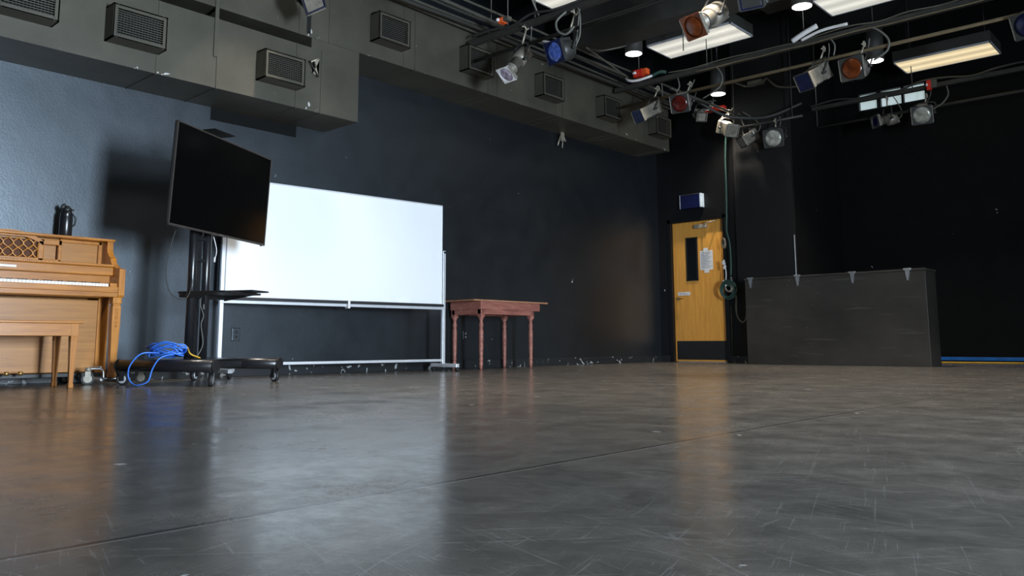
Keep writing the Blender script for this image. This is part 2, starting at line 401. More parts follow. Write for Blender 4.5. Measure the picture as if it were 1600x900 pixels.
# door
d = struct('door_1', MB().box(DX0, DX1, BY+0.05, BY+0.095, 0.01, DZ, 0.004), 'door')
struct('door_frame', MB().box(DX0-0.06, DX0, BY-0.015, BY+0.12, 0, DZ+0.06, 0.004).box(DX1, DX1+0.06, BY-0.015, BY+0.12, 0, DZ+0.06, 0.004)
       .box(DX0-0.06, DX1+0.06, BY-0.015, BY+0.12, DZ, DZ+0.06, 0.004), 'wall_b', d)
Yd = BY+0.05
struct('kick_plate', MB().box(DX0+0.03, DX1-0.02, Yd-0.004, Yd, 0.04, 0.33, 0.001), MT['black'], d)
f_ = MB()
f_.box(-6.675, -6.655, Yd-0.012, Yd, 1.27, 1.96).box(-6.49, -6.468, Yd-0.012, Yd, 1.27, 1.96).box(-6.675, -6.468, Yd-0.012, Yd, 1.27, 1.285).box(-6.675, -6.468, Yd-0.012, Yd, 1.945, 1.96)
fr = struct('vision_frame', f_, 'black', d)
struct('vision_pane', MB().box(-6.656, -6.489, Yd-0.006, Yd-0.002, 1.284, 1.946), 'screen', fr)
h_ = struct('door_handle', MB().cyl((-6.84, Yd-0.008, 1.0), (-6.84, Yd, 1.0), 0.032, n=20).cyl((-6.84, Yd-0.05, 1.0), (-6.84, Yd, 1.0), 0.010)
            .tube([(-6.84, Yd-0.05, 1.0), (-6.79, Yd-0.055, 1.0), (-6.735, Yd-0.05, 0.995)], 0.009), 'brass', d)
cl = MB().box(-6.50, -6.28, Yd-0.05, Yd, 2.09, 2.15, 0.006)
cl.tube([(-6.33, Yd-0.055, 2.13), (-6.20, Yd-0.16, 2.15), (-6.10, Yd-0.02, 2.19)], 0.008, smooth=0)
struct('door_closer', cl, 'tarn', d)
pp = tag(MB().box(-6.432, -6.21, Yd-0.003, Yd-0.001, 1.43, 1.733).build('paper_notice', 'paper'), 'white printed notice taped to the wooden door beside its window', 'notice')
ln = MB()
for i in range(11):
    z = 1.70 - i*0.024; ln.box(-6.415, -6.235 - (i % 3)*0.02, Yd-0.004, Yd-0.003, z, z+0.007)
ln.build('text_lines', 'ink', pp)
MB().box(-6.37, -6.29, Yd-0.0035, Yd-0.001, 1.72, 1.775).build('tape', 'paper', pp)
MB().box(-6.36, -6.28, Yd-0.0035, Yd-0.001, 1.385, 1.44).build('tape', 'paper', pp)
p2 = tag(MB().box(-6.845, -6.625, Yd-0.003, Yd-0.001, 1.047, 1.10).build('door_label', 'paper'), 'narrow white strip label above the door handle', 'label')
MB().box(-6.82, -6.66, Yd-0.004, Yd-0.003, 1.066, 1.072).box(-6.82, -6.70, Yd-0.004, Yd-0.003, 1.082, 1.087).build('text_lines', 'ink', p2)

# exit sign
ex = thing('exit_sign', 'dark blue box sign with pale ends above the wooden door', 'sign', (-6.475, BY-0.06, 2.52))
MB().box(-0.19, 0.15, -0.045, 0.06, -0.115, 0.115, 0.006).build('housing', 'navy', ex)
MB().box(0.15, 0.178, -0.04, 0.06, -0.11, 0.11, 0.004).build('end_cap', 'pale', ex)  # pale ends: side reflection put into the colour
MB().box(-0.205, -0.19, -0.04, 0.06, -0.11, 0.11, 0.002).build('end_cap', 'pale', ex)
MB().box(-0.18, 0.14, -0.048, -0.045, 0.10, 0.112).build('edge_strip', 'pipe_d', ex)

# cables at the back right skirting
pts = [(-4.6 + i*0.35, 12.98 + 0.03*math.sin(i*1.3), 0.013) for i in range(22)]
tag(MB().tube(pts, 0.013, 6, 3).build('floor_cable', 'yellow'), 'yellow cable lying along the foot of the rear black wall', 'cable')

# ------------------------------------------------------------------ ducts
FX = -6.57
d1 = thing('air_duct', 'short lower grey air duct hung on the left wall under the long duct', 'duct', (LX, 1.0, 2.52))
o = d1.location
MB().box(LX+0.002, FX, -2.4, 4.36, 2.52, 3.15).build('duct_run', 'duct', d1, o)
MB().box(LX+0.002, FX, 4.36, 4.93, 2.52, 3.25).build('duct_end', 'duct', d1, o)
for y in (0.2, 1.55, 2.87, 3.40, 4.20, 4.48):
    MB().box(LX+0.01, FX+0.006, y-0.006, y+0.006, 2.514, 3.15).build('seam', 'duct', d1, o)
d2 = thing('air_duct', 'long upper grey air duct with slatted outlets along the left wall', 'duct', (LX, 1.0, 3.25))
o = d2.location
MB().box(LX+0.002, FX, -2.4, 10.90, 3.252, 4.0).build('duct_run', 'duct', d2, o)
for y in (0.3, 1.6, 3.0, 4.22, 4.56, 5.52, 5.68, 6.83, 6.99, 8.10, 8.25, 9.42, 9.55, 10.75):
    MB().box(LX+0.01, FX+0.006, y-0.006, y+0.006, 3.246, 4.0).build('seam', 'duct', d2, o)
tag(MB().box(FX+0.0065, FX+0.012, 3.36, 3.395, 2.80, 3.95, 0.001).build('hanger_strap', 'duct'), 'narrow vertical metal strap joining lower and upper duct across the dark gap', 'strap')
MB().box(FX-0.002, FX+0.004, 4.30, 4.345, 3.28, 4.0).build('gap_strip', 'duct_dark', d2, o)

def vent(y0, y1, z0, z1, grid, label, group):
    w_ = y1-y0; h_ = z1-z0; D = 0.15
    t = thing('air_vent', label, 'vent', (FX+0.005, y0, z0), 0, group)
    b = 0.035
    MB().box(0, D, 0, 0.012, 0, h_).box(0, D, w_-0.012, w_, 0, h_).box(0, D, 0, w_, 0, 0.012).box(0, D, 0, w_, h_-0.012, h_).build('collar', 'duct', t)
    MB().box(D-0.012, D, 0, b, 0, h_, 0.002).box(D-0.012, D, w_-b, w_, 0, h_, 0.002).box(D-0.012, D, b, w_-b, 0, b, 0.002).box(D-0.012, D, b, w_-b, h_-b, h_, 0.002).build('frame', 'duct', t)
    MB().box(D-0.09, D-0.085, b*0.5, w_-b*0.5, b*0.5, h_-b*0.5).build('backing', 'duct_dark', t)
    m = MB(); n = 11
    for i in range(n):
        z = b + (h_-2*b)*(i+0.5)/n
        m.obox((D-0.016, w_/2, z), (1, 0, -0.5), (0, 1, 0), (0.5, 0, 1), 0.009, w_/2-b, 0.0022)
    m.build('louvers', 'duct', t)
    if grid:
        m = MB()
        for i in range(15):
            y = b + (w_-2*b)*(i+0.5)/15; m.box(D-0.034, D-0.026, y-0.0015, y+0.0015, b, h_-b)
        m.build('cross_bars', 'duct', t)
    return t
G1 = 'outlets on the lower duct'; G2 = 'outlets along the upper duct'
vent(1.64, 2.066, 2.68, 2.96, 1, 'boxy air outlet on lower duct, cut by the top left corner of the photo', G1)
vent(2.447, 2.88, 2.68, 2.96, 1, 'boxy air outlet on lower duct, directly above the piano side', G1)
vent(3.775, 4.20, 2.68, 2.95, 1, 'boxy air outlet on lower duct above the television beside the small bracket', G1)
for i, y in enumerate((5.06, 6.35, 7.68, 8.99, 10.31)):
    nm = ['nearest air outlet of the upper duct, just past the lower duct end', 'upper duct air outlet behind the down-pointing white stage light',
          'upper duct air outlet below and right of the round blue stage light', 'fourth air outlet of the upper duct, left of the white-topped blue light', 'last air outlet at the far end of the upper duct'][i]
    vent(y, y+0.42, 3.405, 3.705, 0, nm, G2)

# small brackets
b_ = thing('wall_bracket', 'small pale triangular bracket with a dark rod on the lower duct', 'bracket', (FX+0.01, 4.40, 2.97))
MB().prism([(0, -0.03, -0.08), (0, 0.035, 0.07), (0, -0.02, 0.06), (0, 0.03, -0.10)][0:4], (0.02, 0, 0)).build('plate', 'tarn', b_)
MB().tube([(0.02, -0.07, 0.02), (0.05, -0.02, 0.05), (0.03, 0.02, 0.07)], 0.008).build('arm', 'tarn', b_)
MB().cyl((0.03, -0.08, 0.03), (0.03, 0.02, -0.11), 0.007).build('rod', 'black', b_)
b_ = thing('cable_clamp', 'small tarnished clamp hanging below the upper duct on the black wall', 'clamp', (LX+0.08, 8.85, 3.25))
MB().tube([(0, -0.12, 0.03), (0.02, 0, 0.0), (0, 0.03, -0.03)], 0.012).box(-0.01, 0.03, -0.02, 0.03, -0.12, 0.0, 0.005).build('body', 'tarn', b_)
MB().cyl((0, -0.02, -0.03), (0.01, -0.10, -0.20), 0.009).cyl((0, 0.03, -0.03), (0.01, 0.0, -0.22), 0.007).cyl((0.0, 0.03, -0.03), (0.0, 0.09, -0.11), 0.010).build('jaw', 'tarn', b_)

# ------------------------------------------------------------------ wall outlets
o_ = thing('wall_outlet', 'painted-over outlet plate on the wall left under the whiteboard', 'outlet', (LX, 4.008, 0.392))
MB().box(0, 0.012, -0.04, 0.04, -0.057, 0.057, 0.003).build('plate', 'wall_l', o_)
MB().box(0.0, 0.004, -0.046, 0.046, -0.063, 0.063).box(0.012, 0.014, -0.015, 0.015, 0.008, 0.035).box(0.012, 0.014, -0.015, 0.015, -0.035, -0.008).build('socket', 'black', o_)
o_ = thing('wall_outlet', 'outlet with pale slots on the black wall under the red table', 'outlet', (LX, 7.02, 0.40))
MB().box(0, 0.010, -0.036, 0.036, -0.057, 0.057, 0.003).build('plate', 'wall_l', o_)
MB().box(0.010, 0.013, -0.032, -0.022, -0.05, 0.05).box(0.010, 0.013, 0.008, 0.022, 0.012, 0.03).box(0.010, 0.013, 0.008, 0.022, -0.03, -0.012).build('socket', 'alu', o_)
o_ = thing('light_switch', 'black switch plate on the wall just left of the wooden door', 'switch', (-7.05, BY, 1.14))
MB().box(-0.036, 0.036, -0.01, 0, -0.057, 0.057, 0.003).build('plate', 'wall_b', o_)
MB().box(-0.006, 0.006, -0.02, -0.01, -0.012, 0.012, 0.002).build('toggle', 'alu', o_)

# ================================================================== PIANO
PY0, PY1 = 1.235, 2.712
p = thing('upright_piano', 'honey brown wooden upright piano with lattice music desk against the left wall', 'piano', (-6.85, (PY0+PY1)/2, 0))
O = p.location
def pb(mb, name, mat='oak', par=None):
    ob = mb.build(name, mat, p if par is None else par, O); return ob
XB = -7.10
# side panels (cheeks) with a scrolled profile, thickness 0.05
def side(ya, yb):
    prof = [(XB, 0.06), (-6.82, 0.06), (-6.82, 0.665), (-6.555, 0.665), (-6.548, 0.68), (-6.548, 0.885), (-6.60, 0.892), (-6.65, 0.905), (-6.70, 0.93),
            (-6.73, 0.96), (-6.735, 0.985), (-6.765, 1.0), (-6.80, 1.03), (-6.81, 1.06), (-6.81, 1.125), (XB, 1.125)]
    return MB().prism([(x, ya, z) for x, z in prof], (0, yb-ya, 0))
pb(side(PY1-0.045, PY1), 'side_panel', 'oakv'); pb(side(PY0, PY0+0.045), 'side_panel', 'oakv')
# lower front panel, bottom board, back
pb(MB().box(-6.86, -6.83, PY0+0.045, PY1-0.045, 0.09, 0.65, 0.003), 'lower_panel', 'oak_panel')
pb(MB().box(-6.84, -6.815, PY1-0.085, PY1-0.045, 0.06, 0.665, 0.004), 'panel_stile', 'oakv')
pb(MB().box(-6.84, -6.815, PY0+0.045, PY0+0.085, 0.06, 0.665, 0.004), 'panel_stile', 'oakv')
pb(MB().box(-6.90, -6.80, PY0+0.03, PY1-0.03, 0.055, 0.085, 0.003), 'toe_rail', 'black')
pb(MB().box(XB, XB+0.03, PY0+0.03, PY1-0.03, 0.06, 1.12), 'back_board', 'oakv')
# keybed
pb(MB().box(-6.85, -6.56, PY0+0.02, PY1-0.02, 0.665, 0.715, 0.004), 'keybed', 'oak')
pb(MB().box(-6.575, -6.552, PY0+0.045, PY1-0.045, 0.70, 0.745, 0.004), 'key_slip', 'oak')
ks = pb(MB().box(-6.73, -6.575, PY0+0.045, PY0+0.10, 0.715, 0.775, 0.004).box(-6.73, -6.575, PY1-0.10, PY1-0.045, 0.715, 0.775, 0.004), 'key_block', 'oak')
ky0, ky1 = PY0+0.11, PY1-0.11
NW = 52; kw = (ky1-ky0)/NW
m = MB()
for i in range(NW):
    m.box(-6.725, -6.578, ky0+i*kw+0.0006, ky0+(i+1)*kw-0.0006, 0.742, 0.768, 0.0015)
pb(m, 'white_keys', 'white_key')['kind'] = 'stuff'
m = MB(); pat = [1, 0, 1, 1, 0, 1, 1]   # A-start octave
for i in range(NW-1):
    if pat[(i) % 7]: m.box(-6.725, -6.63, ky0+(i+1)*kw-0.006, ky0+(i+1)*kw+0.006, 0.766, 0.779, 0.0015)
pb(m, 'black_keys', 'black_key')['kind'] = 'stuff'
# fallboard behind keys, folding shelf lip
pb(MB().box(-6.745, -6.725, PY0+0.045, PY1-0.045, 0.745, 0.845, 0.003), 'fallboard', 'oak')
fb = pb(MB().box(-6.74, -6.665, PY0+0.045, PY1-0.045, 0.838, 0.905, 0.006), 'shelf_fascia', 'oak')
pb(MB().box(-6.90, -6.65, PY0+0.045, PY1-0.045, 0.905, 0.925, 0.006), 'music_shelf', 'oak')
m = MB()
for i in range(60):
    y = 1.55 + i*0.0142; m.box(-6.651, -6.645, y, y+0.008, 0.908, 0.922)
pb(m, 'beaded_trim', 'oakv')
pb(MB().box(-6.6645, -6.661, 1.78, 1.98, 0.862, 0.878, 0.001), 'name_plate', 'white_key')
# upper front panel tilted back: two recessed panels each side, lattice in the middle with arched top
def up(x0, x1, ya, yb, za, zb, name, mat='oak', bev=0.003):
    pb(MB().box(x0, x1, ya, yb, za, zb, bev), name, mat)
up(-6.93, -6.91, PY0+0.045, PY1-0.045, 0.925, 1.12, 'upper_panel', 'oak_panel')
for s in (1, -1):
    cy = (PY0+PY1)/2
    def seg(a, b): return (cy+a, cy+b) if s > 0 else (cy-b, cy-a)
    a, b = seg(0.345, 0.36+0.32); 
    pb(MB().box(-6.905, -6.885, *seg(0.365, 0.68), 0.925, 0.945, 0.003).box(-6.905, -6.885, *seg(0.365, 0.68), 1.095, 1.12, 0.003).box(-6.905, -6.885, *seg(0.655, 0.68), 0.925, 1.12, 0.003), 'panel_frame', 'oak')
    # music desk frame pieces
    pb(MB().box(-6.88, -6.855, *seg(0.20, 0.37), 0.925, 0.955, 0.004).box(-6.88, -6.855, *seg(0.20, 0.37), 1.065, 1.105, 0.004)
       .box(-6.88, -6.855, *seg(0.20, 0.245), 0.925, 1.105, 0.004).box(-6.88, -6.855, *seg(0.345, 0.37), 0.925, 1.105, 0.004), 'desk_wing', 'oak')
# arched lattice desk
cy = (PY0+PY1)/2
arch = [(cy - 0.24 + 0.48*i/24) for i in range(25)]
def az(y): return 1.085 + 0.075*math.cos((y-cy)/0.24*PI/2)**0.8 if abs(y-cy) < 0.24 else 1.085
outer = [(-6.88, y, az(y)+0.0) for y in arch]
inner = [(-6.88, y, min(az(y)-0.032, 1.112)) for y in arch]
m = MB()
for i in range(24):
    m.prism([inner[i], inner[i+1], outer[i+1], outer[i]], (0.028, 0, 0))
m.box(-6.88, -6.852, cy-0.24, cy+0.24, 0.925, 0.958, 0.003).box(-6.88, -6.852, cy-0.24, cy-0.205, 0.925, 1.09, 0.003).box(-6.88, -6.852, cy+0.205, cy+0.24, 0.925, 1.09, 0.003)
desk = pb(m, 'music_desk', 'oak')
pb(MB().box(-6.909, -6.885, cy-0.21, cy+0.21, 0.95, 1.10), 'lattice_backing', 'cloth', desk)
m = MB(); n = 6; ww = 0.41/n; zb_, zt_ = 0.955, 1.10
for i in range(n+1):
    for ph in (0, PI):
        pts = []
        for k in range(17):
            t = k/16; y = cy-0.205 + i*ww + ww*0.5*math.sin(2*PI*t*1.0 + ph)*1.0
            if cy-0.21 < y < cy+0.21: pts.append((-6.868, y, zb_+(zt_-zb_)*t))
        if len(pts) > 3: m.tube(pts, 0.006, 6, 0)
pb(m, 'lattice', 'oakv', desk).location = (0, 0, 0)
# lid
pb(MB().box(XB, -6.80, PY0-0.012, PY1+0.012, 1.122, 1.142, 0.006), 'lid', 'oak')
# front legs, tapered with a collar and foot
def pleg(y):
    m = MB(); x = -6.59
    m.box(x-0.034, x+0.034, y-0.034, y+0.034, 0.615, 0.665, 0.004).box(x-0.028, x+0.028, y-0.028, y+0.028, 0.60, 0.618, 0.004)
    def fr(z0, r0, z1, r1):
        vs = [(x+sx*r, y+sy*r, z) for z, r in ((z0, r0), (z1, r1)) for sx, sy in ((-1, -1), (1, -1), (1, 1), (-1, 1))]
        m.add(vs, [(3, 2, 1, 0), (4, 5, 6, 7)] + [(i, (i+1) % 4, (i+1) % 4+4, i+4) for i in range(4)])
    fr(0.60, 0.031, 0.44, 0.031); fr(0.44, 0.031, 0.075, 0.021); m.box(x-0.026, x+0.026, y-0.026, y+0.026, 0.05, 0.082, 0.004)
    return m
for y in (PY1-0.045, PY0+0.045):
    lg = pb(pleg(y), 'leg', 'oakv')
    m = MB()
    for k in range(5): m.torus((-6.5575, y, 0.57-k*0.032), (1, 0, 0), 0.012-k*0.001, 0.0035, 12, 5)
    pb(m, 'carving', 'oak', lg)
for y in (cy-0.09, cy, cy+0.09): 
    pb(MB().box(-6.84, -6.68, y-0.018, y+0.018, 0.09, 0.10, 0.003).cyl((-6.68, y-0.015, 0.095), (-6.68, y+0.015, 0.095), 0.015), 'pedal', 'brass')

# dolly under the piano
dl = thing('piano_dolly', 'bent grey steel dolly with rubber casters under the piano end', 'dolly', (-6.6, 2.65, 0))
O2 = dl.location
m = MB()
m.tube([(-6.60, 2.50, 0.115), (-6.60, 2.58, 0.118), (-6.60, 2.61, 0.10), (-6.60, 2.615, 0.05), (-6.59, 2.63, 0.042), (-6.57, 2.73, 0.042), (-6.56, 2.75, 0.05), (-6.56, 2.765, 0.10), (-6.55, 2.79, 0.115), (-6.52, 2.87, 0.115)], 0.008, 8, 3)
m.tube([(-6.62, 2.60, 0.13), (-6.9, 2.60, 0.13)], 0.007, 8, 0).tube([(-6.62, 2.61, 0.035), (-7.0, 2.61, 0.035)], 0.012, 8, 0).torus((-6.555, 2.815, 0.095), (1, 0, 0), 0.016, 0.005, 14, 6)
m.build('frame', 'steel', dl, O2)
def caster(parent, O_, x, y, r=0.05, top=0.12, ang=0.5, housing='lampgrey', hub='lampgrey'):
    c, s_ = math.cos(ang), math.sin(ang)
    t = Vector((c, s_, 0)); a = Vector((-s_, c, 0)); C0 = Vector((x, y, r))
    w1 = MB().cyl(C0-a*0.013, C0+a*0.013, r, n=24)
    wh = w1.build('caster', 'rubber', parent, O_)
    MB().cyl(C0-a*0.016, C0+a*0.016, r*0.68, n=18).build('hub', hub, wh, O_)
    f_ = MB().obox(C0-a*0.021+Vector((0, 0, r*0.45)), t, a, (0, 0, 1), r*0.42, 0.003, r*0.75).obox(C0+a*0.021+Vector((0, 0, r*0.45)), t, a, (0, 0, 1), r*0.42, 0.003, r*0.75)
    f_.cyl(C0+Vector((0, 0, r*1.15)), (x, y, top), 0.022, n=14)
    f_.build('fork', housing, wh, O_)
    return wh
caster(dl, O2, -6.60, 2.50, 0.045, 0.13, 1.2); caster(dl, O2, -6.52, 2.87, 0.045, 0.13, 0.9)
caster(dl, O2, -7.02, 2.50, 0.045, 0.13, 0.4); caster(dl, O2, -7.04, 2.87, 0.045, 0.13, 0.9)

# bench
bn = thing('piano_bench', 'honey brown wooden bench with tapered legs in front of the piano', 'bench', (-6.36, 1.87, 0))
O3 = bn.location
BY0, BY1 = 1.46, 2.285
MB().box(-6.555, -6.165, BY0, BY1, 0.448, 0.466, 0.005).build('seat', 'oak', bn, O3)
MB().box(-6.20, -6.18, BY0+0.03, BY1-0.03, 0.362, 0.448, 0.002).box(-6.54, -6.52, BY0+0.03, BY1-0.03, 0.362, 0.448, 0.002).box(-6.53, -6.19, BY0+0.03, BY0+0.05, 0.362, 0.448, 0.002).box(-6.53, -6.19, BY1-0.05, BY1-0.03, 0.362, 0.448, 0.002).build('apron', 'oak', bn, O3)
for x in (-6.205, -6.515):
    for y in (BY0+0.05, BY1-0.05):
        m = MB()
        def fr(z0, r0, z1, r1):
            vs = [(x+sx*r, y+sy*r, z) for z, r in ((z0, r0), (z1, r1)) for sx, sy in ((-1, -1), (1, -1), (1, 1), (-1, 1))]
            m.add(vs, [(3, 2, 1, 0), (4, 5, 6, 7)] + [(i, (i+1) % 4, (i+1) % 4+4, i+4) for i in range(4)])
        m.box(x-0.026, x+0.026, y-0.026, y+0.026, 0.36, 0.449, 0.002).box(x-0.024, x+0.024, y-0.024, y+0.024, 0.345, 0.356, 0.003).box(x-0.024, x+0.024, y-0.024, y+0.024, 0.328, 0.340, 0.003)
        fr(0.36, 0.021, 0.30, 0.021); fr(0.32, 0.0215, 0.03, 0.013); m.box(x-0.017, x+0.017, y-0.017, y+0.017, 0.0, 0.032, 0.004)
        m.build('leg', 'oakv', bn, O3)

# flask and papers on the piano
th = thing('vacuum_flask', 'black steel vacuum flask with pump lid standing on the piano', 'flask', (-7.0, 2.41, 1.142))
MB().lathe((0, 0, 0), (0, 0, 1), [(0, 0.043), (0.005, 0.047), (0.17, 0.047), (0.185, 0.044), (0.19, 0.046), (0.20, 0.046), (0.215, 0.036)], 24).build('body', 'blackg', th)
MB().lathe((0, 0, 0.215), (0, 0, 1), [(0, 0.036), (0.02, 0.036), (0.035, 0.028), (0.045, 0.02)], 20).box(-0.015, 0.015, -0.045, 0.01, 0.235, 0.262, 0.006).box(-0.012, 0.012, 0.02, 0.055, 0.225, 0.24, 0.004).build('lid', 'black', th)
MB().tube([(0, 0.045, 0.20), (0, 0.068, 0.17), (0, 0.066, 0.12), (0, 0.047, 0.10)], 0.007).build('handle', 'black', th)
MB().cyl((0, -0.02, 0.255), (0, -0.028, 0.275), 0.014).build('knob', 'black', th)
tag(MB().obox((-7.0, 2.20, 1.1455), (1, 0.2, 0), (-0.2, 1, 0), (0, 0, 1), 0.07, 0.10, 0.003).build('paper_sheets', 'paper'), 'white papers lying flat on the piano lid left of the flask', 'papers')

# ================================================================== TV CART + TV
TA = 2.0
ct = thing('television_cart', 'black rolling television cart with twin posts, shelf and tubular base', 'cart', (-6.09, 3.085, 0), TA)
def cb(mb, name, mat='blackg', par=None): return mb.build(name, mat, par or ct)
for k in (-1, 1):
    cb(MB().cyl((k*0.082, 0.0, 0.18), (k*0.082, 0.0, 1.62), 0.032, n=20), 'post')
cb(MB().box(-0.045, 0.045, 0.02, 0.05, 0.19, 1.60, 0.003), 'back_channel', 'black')
for z in (0.95, 1.12): cb(MB().box(-0.08, 0.08, -0.012, 0.012, z-0.012, z+0.012, 0.002), 'cross_bar', 'black')
for lx in (-0.30, 0.50):
    br = cb(MB().tube([(lx, -0.42, 0.145), (lx, 0.44, 0.145)], 0.045, 20, 0), 'base_tube', 'blackg')
    for e0 in (-0.425, 0.435): cb(MB().cyl((lx, e0, 0.145), (lx, e0+0.01, 0.145), 0.047, n=20), 'end_cap', 'black', br)
cb(MB().box(-0.27, 0.47, -0.09, 0.09, 0.115, 0.18, 0.006), 'base_beam', 'black')
cb(MB().box(-0.25, 0.45, -0.16, 0.13, 0.18, 0.188, 0.003), 'base_plate', 'blackg')
for lx, ly, an in ((-0.30, -0.38, 0.7), (-0.30, 0.40, 1.9), (0.50, -0.38, 1.2), (0.50, 0.40, 0.2)):
    caster(ct, (0, 0, 0), lx, ly, 0.045, 0.12, an, 'black', 'alu')
cb(MB().box(-0.16, 0.30, -0.36, 0.06, 0.685, 0.70, 0.004).box(-0.16, 0.30, -0.02, 0.05, 0.655, 0.70, 0.006).prism([(-0.16, -0.30, 0.688), (-0.16, -0.02, 0.688), (-0.16, -0.02, 0.645)], (0.012, 0, 0)).prism([(0.29, -0.30, 0.688), (0.29, -0.02, 0.688), (0.29, -0.02, 0.645)], (0.012, 0, 0)), 'shelf', 'black')
cb(MB().box(-0.36, 0.36, -0.045, -0.03, 1.42, 1.46, 0.003).box(-0.36, 0.36, -0.045, -0.03, 1.60, 1.64, 0.003).box(-0.12, 0.12, -0.05, -0.02, 1.35, 1.70, 0.004), 'mount_bracket', 'black')
cb(MB().box(-0.012, 0.012, 0.0, 0.03, 1.55, 1.97, 0.002), 'tray_arm', 'black')
cb(MB().box(-0.09, 0.16, -0.16, 0.03, 1.965, 1.975, 0.003), 'camera_tray', 'patch')

tvM = Matrix.Translation((-6.519*0.92, 3.497*0.92, 0.3+(1.633-0.3)*0.92))
tv = thing('television', 'large flat black television facing right on the rolling cart', 'television')
tv.matrix_world = tvM @ Matrix.Rotation(2.084, 4, 'Z') @ Matrix.Rotation(0.052, 4, 'X')
Wt, Ht = 1.45*0.92, 0.83*0.92
MB().box(-Wt/2+0.003, Wt/2-0.003, -0.003, 0.022, -Ht/2+0.003, Ht/2-0.003, 0.004).box(-Wt*0.32, Wt*0.32, 0.02, 0.05, -Ht*0.42, Ht*0.25, 0.01).build('back_shell', 'black', tv)
MB().box(-Wt/2+0.009, Wt/2-0.009, -0.006, -0.002, -Ht/2+0.014, Ht/2-0.009).build('screen', 'screen', tv)
b = 0.010
MB().box(-Wt/2, Wt/2, -0.009, 0.012, Ht/2-b, Ht/2, 0.002).box(-Wt/2, Wt/2, -0.009, 0.012, -Ht/2, -Ht/2+b+0.006, 0.002).box(-Wt/2, -Wt/2+b, -0.009, 0.012, -Ht/2, Ht/2, 0.002).box(Wt/2-b, Wt/2, -0.009, 0.012, -Ht/2, Ht/2, 0.002).build('bezel', 'bezel', tv)
MB().box(-0.03, 0.03, -0.0095, -0.008, -Ht/2+0.005, -Ht/2+0.012).build('logo_badge', 'steel', tv)
MB().box(Wt/2-0.06, Wt/2-0.04, -0.006, 0.006, -Ht/2-0.008, -Ht/2, 0.002).build('sensor_tab', 'black', tv)

# laptop-like glass slab on the shelf
sl = tag(MB().box(-0.08, 0.14, -0.19, 0.10, 0.0, 0.012, 0.003).build('laptop', 'blackg'), 'thin closed dark slab lying on the cart shelf under the television', 'laptop')
sl.location = (-6.09+0.909*0.27-0.416*0.12, 3.085+0.416*0.27+0.909*0.12, 0.7015); sl.rotation_euler = (0, 0, TA)

# cord looping from the TV to the shelf
def Lc(lx, ly, z):   # cart local -> world
    c, s_ = math.cos(TA), math.sin(TA)
    return (-6.09 + c*lx - s_*ly, 3.085 + s_*lx + c*ly, z)
tag(MB().tube([(-5.80, 2.745, 1.13), (-5.80, 2.72, 1.04), (-5.83, 2.70, 0.85), (-5.85, 2.735, 0.70), (-5.86, 2.79, 0.645), (-5.88, 2.86, 0.63), (-5.92, 2.92, 0.66), (-5.95, 2.96, 0.75), (-6.0, 2.985, 0.80)], 0.0035, 6).build('power_cord', 'cord'),
    'thin dark cord looping down left of the television posts', 'cord')
tag(MB().tube([Lc(0.10, -0.04, 1.15), Lc(0.13, -0.05, 1.05), Lc(0.12, -0.05, 0.98), Lc(0.11, -0.04, 0.95)], 0.004, 6).tube([Lc(0.113, -0.05, 0.985), Lc(0.112, -0.05, 0.945)], 0.008, 6, 0).build('adapter_plug', 'white'),
    'small pale plug dangling between the cart posts under the television', 'plug')
tag(MB().tube([Lc(0.0, -0.03, 0.66), Lc(-0.03, -0.05, 0.60), Lc(0.01, -0.05, 0.52), Lc(0.0, -0.04, 0.45), Lc(0.03, -0.04, 0.30), Lc(-0.05, -0.05, 0.20)], 0.004, 6).tube([Lc(0.03, -0.03, 0.61), Lc(0.03, -0.035, 0.57)], 0.007, 6, 0).build('tangled_cable', 'cordg'),
    'tangled grey cord hanging below the shelf between the cart posts', 'cord')
# blue ethernet cable heaped on the cart base
random.seed(3)
pts = []
for i in range(70):
    a = i*0.9 + random.uniform(-0.2, 0.2); R1 = random.uniform(0.10, 0.19); R2 = random.uniform(0.05, 0.10)
    pts.append(Lc(-0.26 + R2*math.cos(a)*0.9, 0.06 + R1*math.sin(a), 0.20 + 0.095*abs(math.sin(i*0.37))*abs(math.sin(a*0.5)) + random.uniform(0, 0.03)))
loop = [Lc(-0.33, 0.10, 0.24), Lc(-0.40, 0.16, 0.23), Lc(-0.43, 0.22, 0.15), Lc(-0.42, 0.24, 0.07), Lc(-0.42, 0.20, 0.02), Lc(-0.43, 0.13, 0.01), Lc(-0.42, 0.06, 0.04), Lc(-0.41, 0.04, 0.12), Lc(-0.40, 0.0, 0.19), Lc(-0.36, -0.03, 0.22), Lc(-0.30, -0.05, 0.225)]
tag(MB().tube(pts + loop, 0.0055, 6, 5).build('network_cable', 'blue'), 'bright blue cable heaped on the cart base with a loop drooping to the floor', 'cable')
tag(MB().tube([Lc(-0.22, 0.03, 0.27), Lc(-0.20, -0.02, 0.30), Lc(-0.16, -0.05, 0.28), Lc(-0.18, -0.10, 0.23), Lc(-0.10, -0.12, 0.20), Lc(-0.05, -0.06, 0.20)], 0.006, 6).build('patch_cord', 'yellow'),
    'short dull yellow cord on top of the blue cable heap', 'cord')

